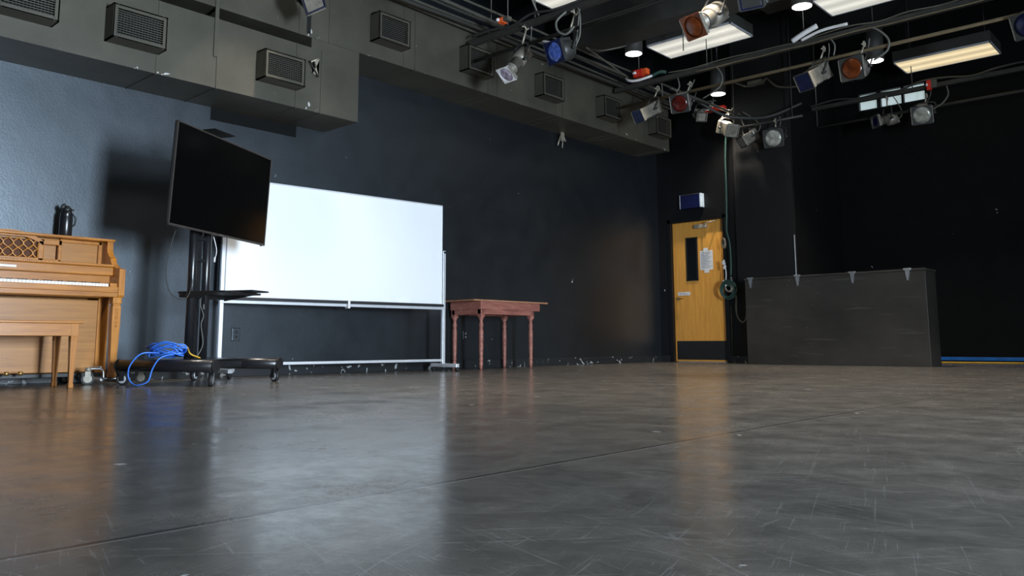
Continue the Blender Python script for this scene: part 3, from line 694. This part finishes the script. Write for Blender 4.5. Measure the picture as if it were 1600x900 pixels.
# ================================================================== WHITEBOARD
a_w = math.atan2(6.219-3.794, -6.706+6.979)
wbd = thing('whiteboard', 'large white rolling whiteboard on a silver frame standing before the left wall', 'whiteboard', (-6.845, 5.008, 0), a_w)
def wbb(mb, name, mat='alu', par=None): return mb.build(name, mat, par or wbd)
L2 = 1.22
wbb(MB().box(-L2, L2, -0.008, 0.012, 0.735, 1.832, 0.002), 'board', 'wboard')
wbb(MB().box(-L2-0.008, L2+0.008, -0.012, 0.016, 1.828, 1.842, 0.002).box(-L2-0.008, L2+0.008, -0.012, 0.016, 0.725, 0.738, 0.002).box(-L2-0.010, -L2, -0.012, 0.016, 0.73, 1.84, 0.002).box(L2, L2+0.010, -0.012, 0.016, 0.73, 1.84, 0.002), 'board_edge')
wbb(MB().box(-L2, L2, -0.055, -0.01, 0.703, 0.710, 0.002).box(-L2, L2, -0.056, -0.052, 0.703, 0.730), 'pen_tray', 'black')
wbb(MB().box(-L2-0.03, L2+0.03, -0.03, 0.0, 0.672, 0.702, 0.003), 'middle_rail')
wbb(MB().box(-L2-0.03, L2+0.03, -0.015, 0.015, 0.105, 0.132, 0.003), 'bottom_rail')
for sx in (-1, 1):
    x = sx*(L2+0.035)
    ps = wbb(MB().box(x-0.018, x+0.018, -0.018, 0.018, 0.07, 1.33, 0.003), 'post')
    wbb(MB().cyl((x, -0.03, 1.31), (x, 0.03, 1.31), 0.012), 'pivot_knob', 'black', ps)
    ft = wbb(MB().box(x-0.022, x+0.022, -0.27, 0.20, 0.045, 0.085, 0.005), 'foot')
    for yy in (-0.25, 0.18):
        wbb(MB().cyl((x-0.012, yy, 0.022), (x+0.012, yy, 0.022), 0.022, n=18).box(x-0.018, x+0.018, yy-0.012, yy+0.012, 0.025, 0.048, 0.002), 'caster', 'rubber', ft)
wbb(MB().box(0.02, 0.045, -0.065, 0.0, 0.655, 0.735, 0.003), 'latch', 'white')
for (x, l, nm, mt, lb) in ((0.10, 0.05, 'marker', 'white', 'short pale marker in the middle of the whiteboard tray'), (0.72, 0.07, 'eraser', 'alu', 'small grey eraser in the right half of the whiteboard tray')):
    e = thing(nm, lb, nm, (0, 0, 0), a_w)
    v_ = Matrix.Translation((-6.845, 5.008, 0)) @ Matrix.Rotation(a_w, 4, 'Z') @ Vector((x, -0.035, 0.7125))
    e.location = v_
    if nm == 'marker': MB().cyl((-l, 0, 0.007), (l, 0, 0.007), 0.007).build('barrel', mt, e); MB().cyl((l, 0, 0.007), (l+0.02, 0, 0.007), 0.0075).build('cap', 'black', e)
    else: MB().box(-l, l, -0.015, 0.015, 0.006, 0.022, 0.003).build('grip', mt, e); MB().box(-l, l, -0.015, 0.015, 0.0, 0.006).build('felt_pad', 'black', e)

# ================================================================== RED TABLE
tb = thing('wooden_table', 'reddish brown wooden table with four turned legs against the black wall', 'table', (-6.82, 7.2, 0))
O4 = tb.location
MB().box(-7.10, -6.545, 6.585, 7.885, 0.782, 0.800, 0.004).build('tabletop', 'redtop', tb, O4)
MB().box(-7.08, -6.575, 6.72, 7.76, 0.69, 0.782, 0.003).build('drawer_box', 'redwood', tb, O4)
MB().box(-6.60, -6.585, 6.74, 7.66, 0.635, 0.69, 0.003).box(-7.07, -6.59, 6.735, 6.75, 0.635, 0.69, 0.003).box(-7.07, -6.59, 7.65, 7.665, 0.635, 0.69, 0.003).box(-7.07, -7.055, 6.74, 7.66, 0.635, 0.69, 0.003).build('lower_rail', 'redwood', tb, O4)
for x in (-6.615, -7.05):
    for y in (6.765, 7.63):
        m = MB().box(x-0.030, x+0.030, y-0.030, y+0.030, 0.60, 0.69, 0.003)
        m.lathe((x, y, 0), (0, 0, 1), [(0, 0.016), (0.03, 0.019), (0.08, 0.024), (0.095, 0.018), (0.105, 0.022), (0.12, 0.026), (0.135, 0.022), (0.15, 0.021), (0.22, 0.024), (0.285, 0.026), (0.292, 0.022), (0.30, 0.027), (0.308, 0.022), (0.315, 0.026), (0.40, 0.027), (0.45, 0.026), (0.465, 0.019), (0.475, 0.026), (0.488, 0.019), (0.50, 0.027), (0.52, 0.026), (0.545, 0.019), (0.56, 0.018), (0.58, 0.026), (0.605, 0.034)], 20)
        m.build('leg', 'redwood', tb, O4)

# ================================================================== BLACK CRATE
cr = thing('storage_crate', 'big black plywood storage crate with steel corner hinges in the right corner', 'crate', (-4.19, 11.17, 0))
O5 = cr.location
MB().box(-5.42, -3.015, 10.95, 11.375, 0.0, 1.185, 0.004).build('body', 'box_f', cr, O5)
MB().box(-5.43, -3.005, 10.942, 11.38, 1.187, 1.213, 0.003).build('lid', 'box_f', cr, O5)
for x in (-5.33, -4.64, -3.90, -3.22):
    m = MB().box(x-0.045, x+0.045, 10.925, 10.942, 1.20, 1.222, 0.002)
    m.prism([(x-0.032, 10.935, 1.205), (x+0.032, 10.935, 1.205), (x+0.010, 10.935, 1.07), (x-0.010, 10.935, 1.07)], (0, 0.008, 0))
    m.build('strap_hinge', 'steel', cr, O5)

# ================================================================== CEILING LIGHTS
def troffer(x, y, z, mat, label, grp='recessed tube lights'):
    t = thing('ceiling_light', label, 'ceiling light', (x, y, z), 0, grp)
    MB().box(-0.62, 0.62, -0.315, 0.315, 0.02, 0.17, 0.004).build('housing', 'beam', t)
    MB().box(-0.62, 0.62, -0.315, -0.295, 0.0, 0.03, 0.002).box(-0.62, 0.62, 0.295, 0.315, 0.0, 0.03, 0.002).box(-0.62, -0.60, -0.315, 0.315, 0.0, 0.03, 0.002).box(0.60, 0.62, -0.315, 0.315, 0.0, 0.03, 0.002).build('frame', 'alu', t)
    MB().box(-0.60, 0.60, -0.295, 0.295, 0.005, 0.015).build('diffuser', mat, t)
    for sx in (-0.5, 0.5): MB().cyl((sx, 0, 0.17), (sx, 0, CZ-z), 0.005, n=6).build('hanging_rod', 'black', t)
    return t
troffer(-5.17, 9.40, 4.25, 'diff1', 'neutral white rectangular tube light right of the white-barrelled amber stage light')
troffer(-2.92, 9.43, 4.25, 'diff1', 'neutral white rectangular tube light cut by the top edge, between two round downlights')
troffer(-5.30, 6.98, 4.25, 'diff1', 'neutral white tube light of which only a corner shows at the top edge')
troffer(-2.93, 12.34, 4.25, 'diff3', 'yellowish white rectangular tube light near the top right corner')
for (x, y) in ((-5.17, 4.5), (-2.92, 6.98), (-2.92, 4.5), (-0.6, 6.98), (-0.6, 9.43), (-5.17, 2.0), (-0.6, 4.5), (-2.92, 2.0), (-0.6, 12.34), (-0.6, 2.0)):
    troffer(x, y, 4.25, 'diff1', 'further tube light of the same ceiling grid outside the picture')
def can(x, y, label):
    t = thing('downlight', label, 'downlight', (x, y, 4.0), 0, 'round can downlights')
    MB().lathe((0, 0, 0), (0, 0, 1), [(0, 0.115), (0.42, 0.115), (0.43, 0.09)], 28).build('can', 'beam', t)
    MB().cyl((0, 0, -0.004), (0, 0, -0.001), 0.105, n=28).build('lens', 'can_in', t)
    MB().cyl((0, 0, 0.43), (0, 0, CZ-4.0), 0.012, n=8).build('stem', 'black', t)
    l = bpy.data.lights.new('can_lamp', 'SPOT'); l.energy = 450; l.color = (1.0, 0.88, 0.74); l.spot_size = math.radians(95); l.spot_blend = 1.0; l.shadow_soft_size = 0.08
    lo = bpy.data.objects.new('can_lamp', l); COL.objects.link(lo); lo.location = (x, y, 3.985)
    return t
can(-5.667, 8.60, 'round can downlight below the dark beam, nearest the long duct')
can(-5.709, 10.913, 'round can downlight above the red-gelled stage light, left of centre far row')
can(-3.446, 8.607, 'round can downlight at the top edge beside the cut-off tube light')
for cx_, cy_ in ((-3.45, 6.2), (-1.2, 8.6), (-1.2, 6.2), (-3.45, 3.8), (-1.2, 3.8), (-5.7, 3.8)):
    can(cx_, cy_, 'further round downlight of the same grid outside the picture')
can(-3.464, 10.996, 'round can downlight partly hidden behind the amber-fronted stage light')

# ================================================================== LIGHTING GRID
def bar(y, x0, x1, zp, zr, label_p, label_r, mp, x0r=None, sl=0.0):
    pp_ = tag(MB().cyl((x0, y, zp), (x1, y, zp), 0.021, n=14).build('lighting_pipe', mp), label_p, 'pipe', 'lighting pipes')
    xr = x0r if x0r is not None else x0
    r_ = MB().box(xr, x1, y-0.035, y+0.035, zr-0.03, zr+0.03, 0.004).build('cable_raceway', 'pipe_d'); tag(r_, label_r, 'raceway', 'cable raceways')
    return r_
bar(6.45, -6.5, 2.5, 3.52, 3.74, 'near lighting pipe over the middle of the room, mostly above the frame', 'black cable raceway reaching the duct behind the down-pointing light', 'pipe_d')
bar(9.38, -6.5, 2.5, 3.60, 3.86, 'tan lighting pipe crossing the photo under the white tube lights', 'black cable raceway directly above the tan lighting pipe', 'pipe')
bar(12.35, -5.6, 2.5, 3.60, 3.90, 'dark lighting pipe before the rear wall under the booth window', 'black cable raceway crossing the lit booth window', 'pipe_d')
bar(3.52, -6.5, 2.5, 3.50, 3.74, 'nearest lighting pipe above the frame over the piano side', 'nearest raceway above the frame over the piano side', 'pipe_d')
# lengthwise conduits along the duct
for i, (x, z, r, mt) in enumerate(((-6.50, 3.93, 0.022, 'cond'), (-6.44, 3.99, 0.016, 'cond'), (-6.38, 3.90, 0.024, 'pipe_d'), (-6.31, 4.03, 0.022, 'cond'), (-6.25, 3.96, 0.016, 'pipe_d'), (-6.18, 4.06, 0.014, 'cond'))):
    lb = ['lowest grey conduit hugging the top of the long duct', 'second thin conduit above the duct face', 'thick dark conduit running along the duct', 'brighter conduit on top of the bundle over the duct', 'thin dark conduit in the bundle over the duct', 'outermost thin conduit of the bundle over the duct'][i]
    pts = [(x + 0.006*math.sin(k*1.7+i), 4.0 + k*0.7, z + 0.01*math.sin(k*1.1+i*2)) for k in range(11)]
    tag(MB().tube(pts, r, 8, 3).build('conduit', mt), lb, 'conduit', 'conduits above the duct')
# loose cables strapped along raceways
def swag(x0, x1, y, z, r, seed, amp=0.03, n=None):
    rr = random.Random(seed); n = n or int((x1-x0)/0.3)
    return [(x0+(x1-x0)*k/n, y + rr.uniform(-0.02, 0.02), z + rr.uniform(-amp, amp)) for k in range(n+1)]
tag(MB().tube(swag(-5.6, 2.0, 9.33, 3.90, 0.012, 1, 0.012), 0.008, 6).build('cable', 'cond'), 'grey cable strapped along the raceway over the tan pipe', 'cable')
tag(MB().tube(swag(-5.2, 2.0, 9.33, 3.83, 0.012, 2, 0.012), 0.007, 6).build('cable', 'pipe'), 'thin tan cable sagging along the raceway over the tan pipe', 'cable')
tag(MB().tube(swag(-6.4, 2.0, 6.40, 3.79, 0.012, 3), 0.013, 6).build('cable', 'cord'), 'dark cable lying on the near raceway', 'cable')
tag(MB().tube(swag(-5.4, 2.0, 12.30, 3.95, 0.012, 4, 0.04), 0.014, 6).build('cable', 'cord'), 'dark wavy cable on the raceway in front of the booth window', 'cable')
tag(MB().tube([(-6.20, 9.2, 3.93), (-6.12, 9.15, 3.875), (-6.02, 9.15, 3.85), (-5.90, 9.18, 3.86), (-5.80, 9.25, 3.90)], 0.018, 8).build('cable', 'white'), 'bright white cable loop beside the red box over the duct end', 'cable')
tag(MB().tube([(-5.80, 9.25, 3.90), (-5.70, 9.27, 3.93), (-5.62, 9.30, 3.915)], 0.022, 8).build('cable_sleeve', 'green'), 'dark green sleeve at the end of the white cable loop', 'cable')
tag(MB().tube([(-3.86, 9.30, 3.90), (-3.70, 9.28, 3.955), (-3.55, 9.28, 4.0)], 0.032, 8).tube([(-3.75, 9.30, 3.88), (-3.5, 9.28, 3.93), (-3.2, 9.28, 3.93)], 0.018, 8).build('connector', 'white'), 'bright white connector on the raceway above the blue square light', 'connector')
# pigtails from raceway looping to the lamps
def pig(pts, lab, mt='cordg', r=0.009): tag(MB().tube(pts, r, 6).build('lamp_cord', mt), lab, 'cord', 'cords looping down to stage lights')
pig([(-5.05, 6.42, 3.72), (-5.13, 6.36, 3.62), (-5.10, 6.34, 3.50), (-5.0, 6.35, 3.44), (-4.9, 6.36, 3.50)], 'pale cord coiled above the round blue stage light', 'cordg', 0.013)
pig([(-4.90, 6.42, 3.72), (-4.84, 6.38, 3.6), (-4.83, 6.36, 3.4), (-4.86, 6.34, 3.3)], 'cord dropping right of the round blue stage light')
pig([(-5.4, 6.45, 3.5), (-5.2, 6.5, 3.44), (-5.05, 6.55, 3.40)], 'pale bent cord between the two nearest stage lights', 'white')
pig([(-5.5, 9.38, 3.86), (-5.45, 9.35, 3.70), (-5.5, 9.35, 3.62)], 'short cord over the red-gelled light')
pig([(-5.15, 9.38, 3.90), (-4.95, 9.36, 3.87), (-4.82, 9.34, 3.70), (-4.86, 9.33, 3.55), (-5.1, 9.33, 3.45)], 'long cord looping right of the red-gelled light')
pig([(-3.05, 9.38, 3.88), (-2.90, 9.33, 3.80), (-2.78, 9.32, 3.65), (-2.80, 9.32, 3.52), (-2.95, 9.33, 3.45)], 'long cord looping right of the amber-fronted light', 'cordg', 0.012)
pig([(-3.45, 9.38, 3.86), (-3.38, 9.35, 3.74), (-3.40, 9.35, 3.62)], 'cord dropping left of the amber-fronted light')
pig([(-2.95, 12.33, 3.86), (-2.93, 12.3, 3.72), (-3.02, 12.28, 3.60), (-3.15, 12.28, 3.55)], 'cord looping right of the clear-lensed light')
pig([(-5.0, 12.33, 3.92), (-4.93, 12.3, 3.80), (-5.0, 12.28, 3.66), (-5.15, 12.28, 3.56), (-5.3, 12.28, 3.50)], 'cord looping right of the far dark round light')

# red and orange connector boxes
def rbox(c, s, mat, lab, extra=None):
    t = thing('junction_box', lab, 'junction box', c)
    MB().box(-s[0], s[0], -s[1], s[1], -s[2], s[2], 0.005).build('body', mat, t)
    MB().cyl((-s[0]*0.9, -s[1]-0.02, 0), (-s[0]*0.2, -s[1]-0.02, 0), 0.018).build('plug', 'white', t)
    MB().box(s[0], s[0]+0.07, -s[1]*0.9, s[1]*0.9, -s[2]*0.7, s[2]*0.9, 0.005).build('flap', 'orange' if extra is None else extra, t)
rbox((-6.03, 9.28, 3.985), (0.07, 0.05, 0.05), 'red', 'small red junction box above the white cable loop')
rbox((-5.84, 6.3, 3.80), (0.035, 0.04, 0.03), 'orange', 'small orange junction box with grey flap over the near raceway', 'cond')
rbox((-6.0, 11.3, 3.90), (0.13, 0.05, 0.03), 'red', 'long red bracket box above the far upward-facing lights', 'red')
rbox((-3.16, 12.28, 3.90), (0.03, 0.03, 0.07), 'red', 'small red tag box at the right end of the booth window', 'cond')

tag(MB().cyl((-6.0, 11.3, 3.93), (-6.0, 11.3, CZ), 0.008, n=8).build('hanging_rod', 'cond'), 'rod above the long red bracket box', 'rod', 'rods holding the grid')
# vertical hanging rods
k = 0
for (x, y, z0_) in ((-5.9, 6.45, 3.76), (-5.5, 6.45, 3.76), (-4.55, 6.45, 3.76), (-5.0, 8.7, 3.9), (-5.05, 9.38, 3.88), (-3.75, 9.38, 3.88), (-3.4, 12.35, 3.92), (-4.8, 12.35, 3.62), (-6.1, 9.38, 3.88), (-6.3, 6.6, 4.0)):
    lb = ['left rod holding the near raceway', 'second rod holding the near raceway', 'rod holding the near raceway by the round blue light', 'rod under the tube light by the dark beam', 'rod above the red-gelled light', 'rod under the round downlight holding the tan pipe raceway', 'rod at the right of the booth window', 'rod down to the dark rear pipe', 'rod beside the red junction box', 'rod holding the conduit bundle'][k]
    MB_ = MB().cyl((x, y, z0_), (x, y, CZ), 0.007, n=8)
    ob = MB_.build('hanging_rod', 'cond'); tag(ob, lb, 'rod', 'rods holding the grid'); k += 1
tag(MB().cyl((-5.45, 6.45, 3.80), (-5.75, 6.35, 4.6), 0.011, n=8).build('brace_rod', 'cond'), 'slanted brace rod rising from the near raceway', 'rod')
tag(MB().tube([(-5.3, 10.5, 4.02), (-5.05, 10.5, 3.88), (-4.82, 10.5, 3.88), (-4.75, 10.5, 3.93), (-4.6, 10.5, 3.78), (-4.3, 10.5, 3.72), (-3.9, 10.5, 3.74)], 0.014, 8).box(-5.02, -4.80, 10.45, 10.55, 3.87, 3.93, 0.01).build('ceiling_conduit', 'cond'), 'bent grey conduit with a flat box right of the middle downlight', 'conduit')
tag(MB().tube([(-5.6, 8.3, 4.02), (-5.55, 8.2, 3.96), (-5.75, 8.0, 3.90), (-5.95, 8.0, 3.98)], 0.014, 8).tube([(-5.9, 7.9, 3.95), (-5.95, 8.4, 3.90), (-6.1, 9.1, 3.90)], 0.012, 8).build('ceiling_conduit', 'cond'), 'bent grey conduit at the left end of the dark beam', 'conduit')

# ------------------------------------------------------------------ stage lights
def stage(kind, back, lensp, top, label, body='lampgrey', lensm='gelblue', s=1.0, frame='lampdark', gel=True, roll=0.0):
    # back = (away, right, up): where the rear of the housing sits relative to the lens, in metres
    Lp = Vector(lensp); aw = Vector((Lp.x, Lp.y, 0)).normalized(); rt = Vector((aw.y, -aw.x, 0))
    B = Lp + aw*back[0] + rt*back[1] + Vector((0, 0, back[2]))
    d = (Lp-B).normalized(); T = Vector(top)
    L = (Lp-B).length
    piv = B + d*L*0.40
    t = thing('stage_light', label, 'stage light', piv, 0, 'stage lights on the ceiling grid')
    u = d.cross(Vector((0, 0, 1))).normalized(); w_ = u.cross(d).normalized()
    if roll: u, w_ = u*math.cos(roll)+w_*math.sin(roll), w_*math.cos(roll)-u*math.sin(roll)
    def bld(mb, nm, mt, par=None): return mb.build(nm, mt, par or t, piv)
    R = 0.085*s
    if kind == 'leko':
        bld(MB().lathe(B, d, [(0, R*0.7), (0.02, R*1.05), (L*0.36, R*1.1), (L*0.42, R*0.85)], 24).obox(B+d*0.02-w_*R*0.4, u, w_, d, R*0.5, R*0.5, 0.05, 0.008), 'lamp_housing', body)
        br = bld(MB().lathe(B+d*L*0.40, d, [(0, R*0.78), (L*0.28, R*0.78), (L*0.28, R*0.90), (L*0.32, R*0.90), (L*0.32, R*0.76), (L*0.585, R*0.76)], 24), 'lens_barrel', body)
        bld(MB().torus(B+d*L*0.70, d, R*0.92, 0.008, 24, 6), 'focus_ring', 'lampdark', br)
        q = R*1.12
    elif kind == 'box':
        R = R*0.92
        bld(MB().obox(B+d*L*0.5, u, w_, d, R, R, L*0.48, 0.008).obox(B+d*L*0.12, u, w_, d, R*1.12, R*1.12, L*0.13, 0.01), 'lamp_housing', body)
        bld(MB().obox(B+d*L*0.55-w_*(R+0.012), u, w_, d, 0.008, 0.012, L*0.35, 0.003).cyl(B+d*L*0.3-u*(R+0.03), B+d*L*0.3+u*(R+0.03), 0.012), 'rail', 'lampdark')
        q = R*1.18
    else:  # fresnel
        R = R*1.25
        bld(MB().lathe(B, d, [(0, R*0.72), (0.03, R), (L*0.75, R), (L*0.76, R*0.93), (L*0.95, R*0.93)], 26).obox(B+d*L*0.38+w_*R*0.8, u, w_, d, R*0.55, R*0.35, L*0.30, 0.01), 'lamp_housing', body)
        m = MB()
        for k_ in range(4): m.torus(B+d*L*(0.2+0.13*k_), d, R*1.01, 0.004, 24, 5)
        bld(m, 'cooling_fins', 'lampdark')
        q = R*1.08
    # gel frame: square plate with round opening and side runners
    E = B+d*(L-0.012)
    m = MB(); nseg = 24
    ring = []
    for k_ in range(nseg):
        a_ = 2*PI*k_/nseg; c_, s_ = math.cos(a_), math.sin(a_); mx = max(abs(c_), abs(s_))
        ri = q*0.90
        ring.append((E+u*c_*ri/(mx if kind == 'box' else 1)+w_*s_*ri/(mx if kind == 'box' else 1), E+u*c_/mx*q+w_*s_/mx*q))
    for k_ in range(nseg):
        a0, b0 = ring[k_]; a1, b1 = ring[(k_+1) % nseg]
        m.prism([a0, a1, b1, b0], d*0.012)
    if gel: gf = bld(m, 'gel_frame', frame)
    if kind == 'box': bld(MB().obox(E+d*0.003, u, w_, d, q*0.91, q*0.91, 0.003), 'gel_sheet', lensm)
    else: bld(MB().lathe(E-d*0.004, d, [(0, q*0.91), (0.006, q*0.90), (0.012, q*0.6), (0.015, q*0.2)], 24), 'lens', lensm)
    if gel:
        for sg in (-1, 1): bld(MB().obox(E+u*sg*(q+0.004)-d*0.005, u, w_, d, 0.005, q*0.9, 0.018, 0.002), 'gel_runner', body, gf)
    # yoke
    hw = R + 0.022
    up_ = (T-piv).normalized(); side_ = u
    arm = min((T-piv).length*0.6, 0.17*s+0.03)
    P1 = piv + u*hw; P2 = piv - u*hw; K = piv + up_*arm
    m = MB().tube([P1, P1+up_*arm*0.75, K+u*hw*0.6, K, K-u*hw*0.6, P2+up_*arm*0.75, P2], 0.009, 6, 4)
    yk = bld(m, 'yoke', 'lampdark')
    for sg in (-1, 1): bld(MB().cyl(piv+u*sg*(hw-0.012), piv+u*sg*(hw+0.028), 0.018, n=12), 'yoke_knob', 'lampdark', yk)
    cm = MB().cyl(K, T-up_*0.03, 0.011, n=10).torus(T, (1, 0, 0), 0.030, 0.010, 16, 6).cyl(T+Vector((0, -0.03, -0.01)), T+Vector((0, -0.075, -0.02)), 0.008)
    bld(cm, 'pipe_clamp', 'tarn')
    # cord up from the back
    bk = B - d*0.01
    bld(MB().tube([bk, bk-d*0.07+Vector((0, 0, 0.01)), bk-d*0.07+Vector((0.02, 0, 0.10)), (bk+T)/2+Vector((0.07, 0, 0.10)), T+Vector((0.06, 0, 0.05))], 0.007, 6), 'power_cord', 'cordg')
    return t

stage('box', (0.15, -0.12, 0.20), (-5.98, 3.98, 3.315), (-6.10, 3.9, 3.70), 'blue-fronted stage light cut by the top edge over the two ducts', 'lampgrey', 'gelblue', 1.1, roll=0.75)
stage('leko', (0.20, 0.22, 0.33), (-5.70, 6.20, 3.13), (-5.62, 6.45, 3.72), 'white stage light pointing steeply down in front of the second duct outlet', 'lampgrey', 'lensp', 0.95, 'white')
stage('fresnel', (0.17, 0.17, 0.09), (-5.04, 6.20, 3.22), (-4.95, 6.45, 3.70), 'round blue-lensed stage light hanging from the near raceway', 'lampdark', 'gelbluel', 1.0, 'gelblue')
stage('leko', (0.30, 0.25, 0.25), (-3.515, 6.30, 3.10), (-3.30, 6.60, 3.70), 'large white-barrelled stage light with square amber gel before the tube light', 'lampgrey', 'gelamber', 1.15, 'gelamber')
stage('box', (0.2, 0.05, 0.12), (-3.01, 6.40, 3.26), (-2.95, 6.45, 3.70), 'blue stage light cut by the top edge right of the large amber one', 'lampdark', 'gelblue', 1.15)
stage('box', (0.24, 0.27, 0.20), (-5.93, 9.06, 3.31), (-5.80, 9.38, 3.75), 'white-topped boxy stage light with blue front nearest the duct end', 'lampgrey', 'gelblue', 1.0)
stage('fresnel', (0.22, 0.08, 0.09), (-5.36, 9.18, 3.40), (-5.30, 9.38, 3.70), 'dark round stage light with red gel right of the boxy blue one', 'lampgrey', 'gelred', 1.05, 'lampdark')
stage('box', (0.26, 0.22, 0.20), (-3.65, 9.06, 3.28), (-3.52, 9.38, 3.74), 'boxy stage light with square navy front under the white connector', 'lampgrey', 'gelblue', 1.15)
stage('fresnel', (0.24, 0.10, 0.06), (-3.15, 9.18, 3.36), (-3.06, 9.38, 3.68), 'wide stage light with glowing brown amber front on the tan pipe', 'lampgrey', 'gelamber', 1.15, 'lampdark')
stage('fresnel', (0.22, 0.1, 0.1), (-1.46, 9.28, 3.44), (-1.40, 9.38, 3.70), 'blue-fronted stage light cut by the right edge of the photo', 'lampgrey', 'gelblue', 1.15)
stage('leko', (0.18, 0.28, 0.06), (-3.89, 12.18, 3.49), (-3.75, 12.33, 3.85), 'small stage light with blue gel under the left booth window panes', 'lampgrey', 'gelblue', 0.95, 'steel')
stage('fresnel', (0.22, 0.02, 0.08), (-3.28, 12.28, 3.49), (-3.22, 12.35, 3.78), 'stage light with clear glass lens right of the booth window', 'lampgrey', 'lens', 1.15, 'lampdark')
stage('box', (0.20, -0.15, 0.12), (-5.50, 10.92, 3.40), (-5.582, 11.0, 3.72), 'pale-topped stage light facing away above the door column, left of two', 'lampgrey', 'lens', 1.1)
stage('box', (0.12, 0.20, 0.15), (-5.45, 11.08, 3.24), (-5.577, 11.3, 3.72), 'pale-topped small stage light just right of the one above the door', 'lampgrey', 'lampdark', 0.95)
stage('fresnel', (0.20, 0.05, 0.06), (-4.92, 11.0, 3.20), (-4.95, 11.18, 3.50), 'dim dark round stage light hanging over the charcoal pillar', 'lampdark', 'lens', 1.15)
stage('box', (0.18, -0.06, 0.12), (-5.72, 10.42, 3.54), (-5.594, 10.5, 3.72), 'small white-topped stage light behind the red-gelled one', 'lampgrey', 'lampdark', 0.75)
tag(MB().cyl((-5.70, 11.18, 3.50), (-4.55, 11.18, 3.50), 0.02, n=12).cyl((-4.7, 11.18, 3.5), (-4.7, 11.18, CZ), 0.008, n=8).cyl((-5.6, 11.18, 3.5), (-5.6, 11.18, CZ), 0.008, n=8).build('lighting_pipe', 'pipe_d'), 'short dark pipe carrying the dim round light over the charcoal pillar', 'pipe', 'lighting pipes')
# side pipe carrying the far lights (lengthwise)
tag(MB().cyl((-5.62, 9.4, 3.72), (-5.55, 12.35, 3.72), 0.02, n=12).build('lighting_pipe', 'pipe_d'), 'dark lengthwise pipe carrying the far lights toward the pillar', 'pipe')
tag(MB().tube([(-5.75, 10.3, 3.78), (-5.5, 10.6, 3.58), (-5.25, 10.8, 3.52), (-5.0, 11.1, 3.56), (-4.6, 11.3, 3.72)], 0.022, 8).build('cable', 'cord'), 'thick dark cable drooping behind the far lights', 'cable')

# ------------------------------------------------------------------ cable drop beside the door
random.seed(11)
cx, cyy = -5.86, 11.33
tag(MB().tube([(-5.80, cyy, 3.7), (-5.845, cyy, 3.17), (-5.85, cyy, 2.6), (-5.862, cyy, 2.2), (-5.87, cyy, 1.98), (-5.83, cyy, 1.8), (-5.82, cyy, 1.5), (-5.83, cyy, 1.3)], 0.014, 8).build('cable_drop', 'green'), 'green-grey cable hanging straight down right of the wooden door', 'cable')
m = MB()
for k_ in range(6):
    m.torus((-5.89+0.008*k_, cyy-0.01-0.008*k_, 1.07+0.01*(k_ % 3)), (0.15*(k_ % 2), 1, 0.1), 0.085+0.011*k_, 0.011, 26, 6)
tag(m.build('coiled_cable', 'green'), 'dark green cable coiled on a hook beside the wooden door', 'cable')
m = MB()
for k_ in range(3): m.torus((-5.86+0.01*k_, cyy-0.03, 1.12+0.008*k_), (0.2, 1, 0.1*k_), 0.055+0.012*k_, 0.009, 22, 6)
tag(m.build('coiled_cable', 'tarn'), 'tan cord coiled inside the green cable coil by the door', 'cable')
m = MB()
for k_ in range(3): m.torus((-5.925+0.006*k_, cyy-0.02, 1.80), (1.0, 1.0, 0.1*k_), 0.065+0.006*k_, 0.009, 22, 6)
ob = m.build('coiled_cable', 'tarn'); ob.scale = (1, 1, 1); tag(ob, 'small tan cord ring hanging above the green coil by the door', 'cable')
tag(MB().obox((-5.93, cyy-0.02, 1.50), (1, 0, 0.2), (0, 1, 0), (-0.2, 0, 1), 0.022, 0.015, 0.03, 0.004).obox((-5.915, cyy-0.02, 1.43), (1, 0, -0.2), (0, 1, 0), (0.2, 0, 1), 0.018, 0.015, 0.028, 0.004).obox((-5.92, cyy-0.02, 1.19), (1, 0, 0.6), (0, 1, 0), (-0.6, 0, 1), 0.016, 0.012, 0.05, 0.004).tube([(-5.93, cyy-0.01, 1.55), (-5.9, cyy-0.01, 1.35), (-5.92, cyy-0.01, 1.15)], 0.008).build('cable_connectors', 'white'), 'small white plugs hanging on the cord beside the door edge', 'connector')
tag(MB().tube([(-5.83, cyy, 1.28), (-5.80, cyy, 1.12), (-5.76, cyy, 0.98), (-5.765, cyy, 0.80), (-5.73, cyy-0.01, 0.66), (-5.66, cyy-0.02, 0.60), (-5.60, cyy-0.03, 0.64), (-5.575, cyy-0.04, 0.76), (-5.575, cyy-0.04, 0.84)], 0.014, 8).build('cable_loop', 'cordg'), 'grey-green cable looping down from the coil to the crate side', 'cable')
tag(MB().cyl((-5.905, BY-0.005, 0.02), (-5.905, BY-0.005, 0.85), 0.008, n=8).build('frame_highlight', 'cond'), 'thin grey strip drawn as the door frame edge highlight near the floor', 'conduit')  # rod drawn as the highlight along the door frame's right edge
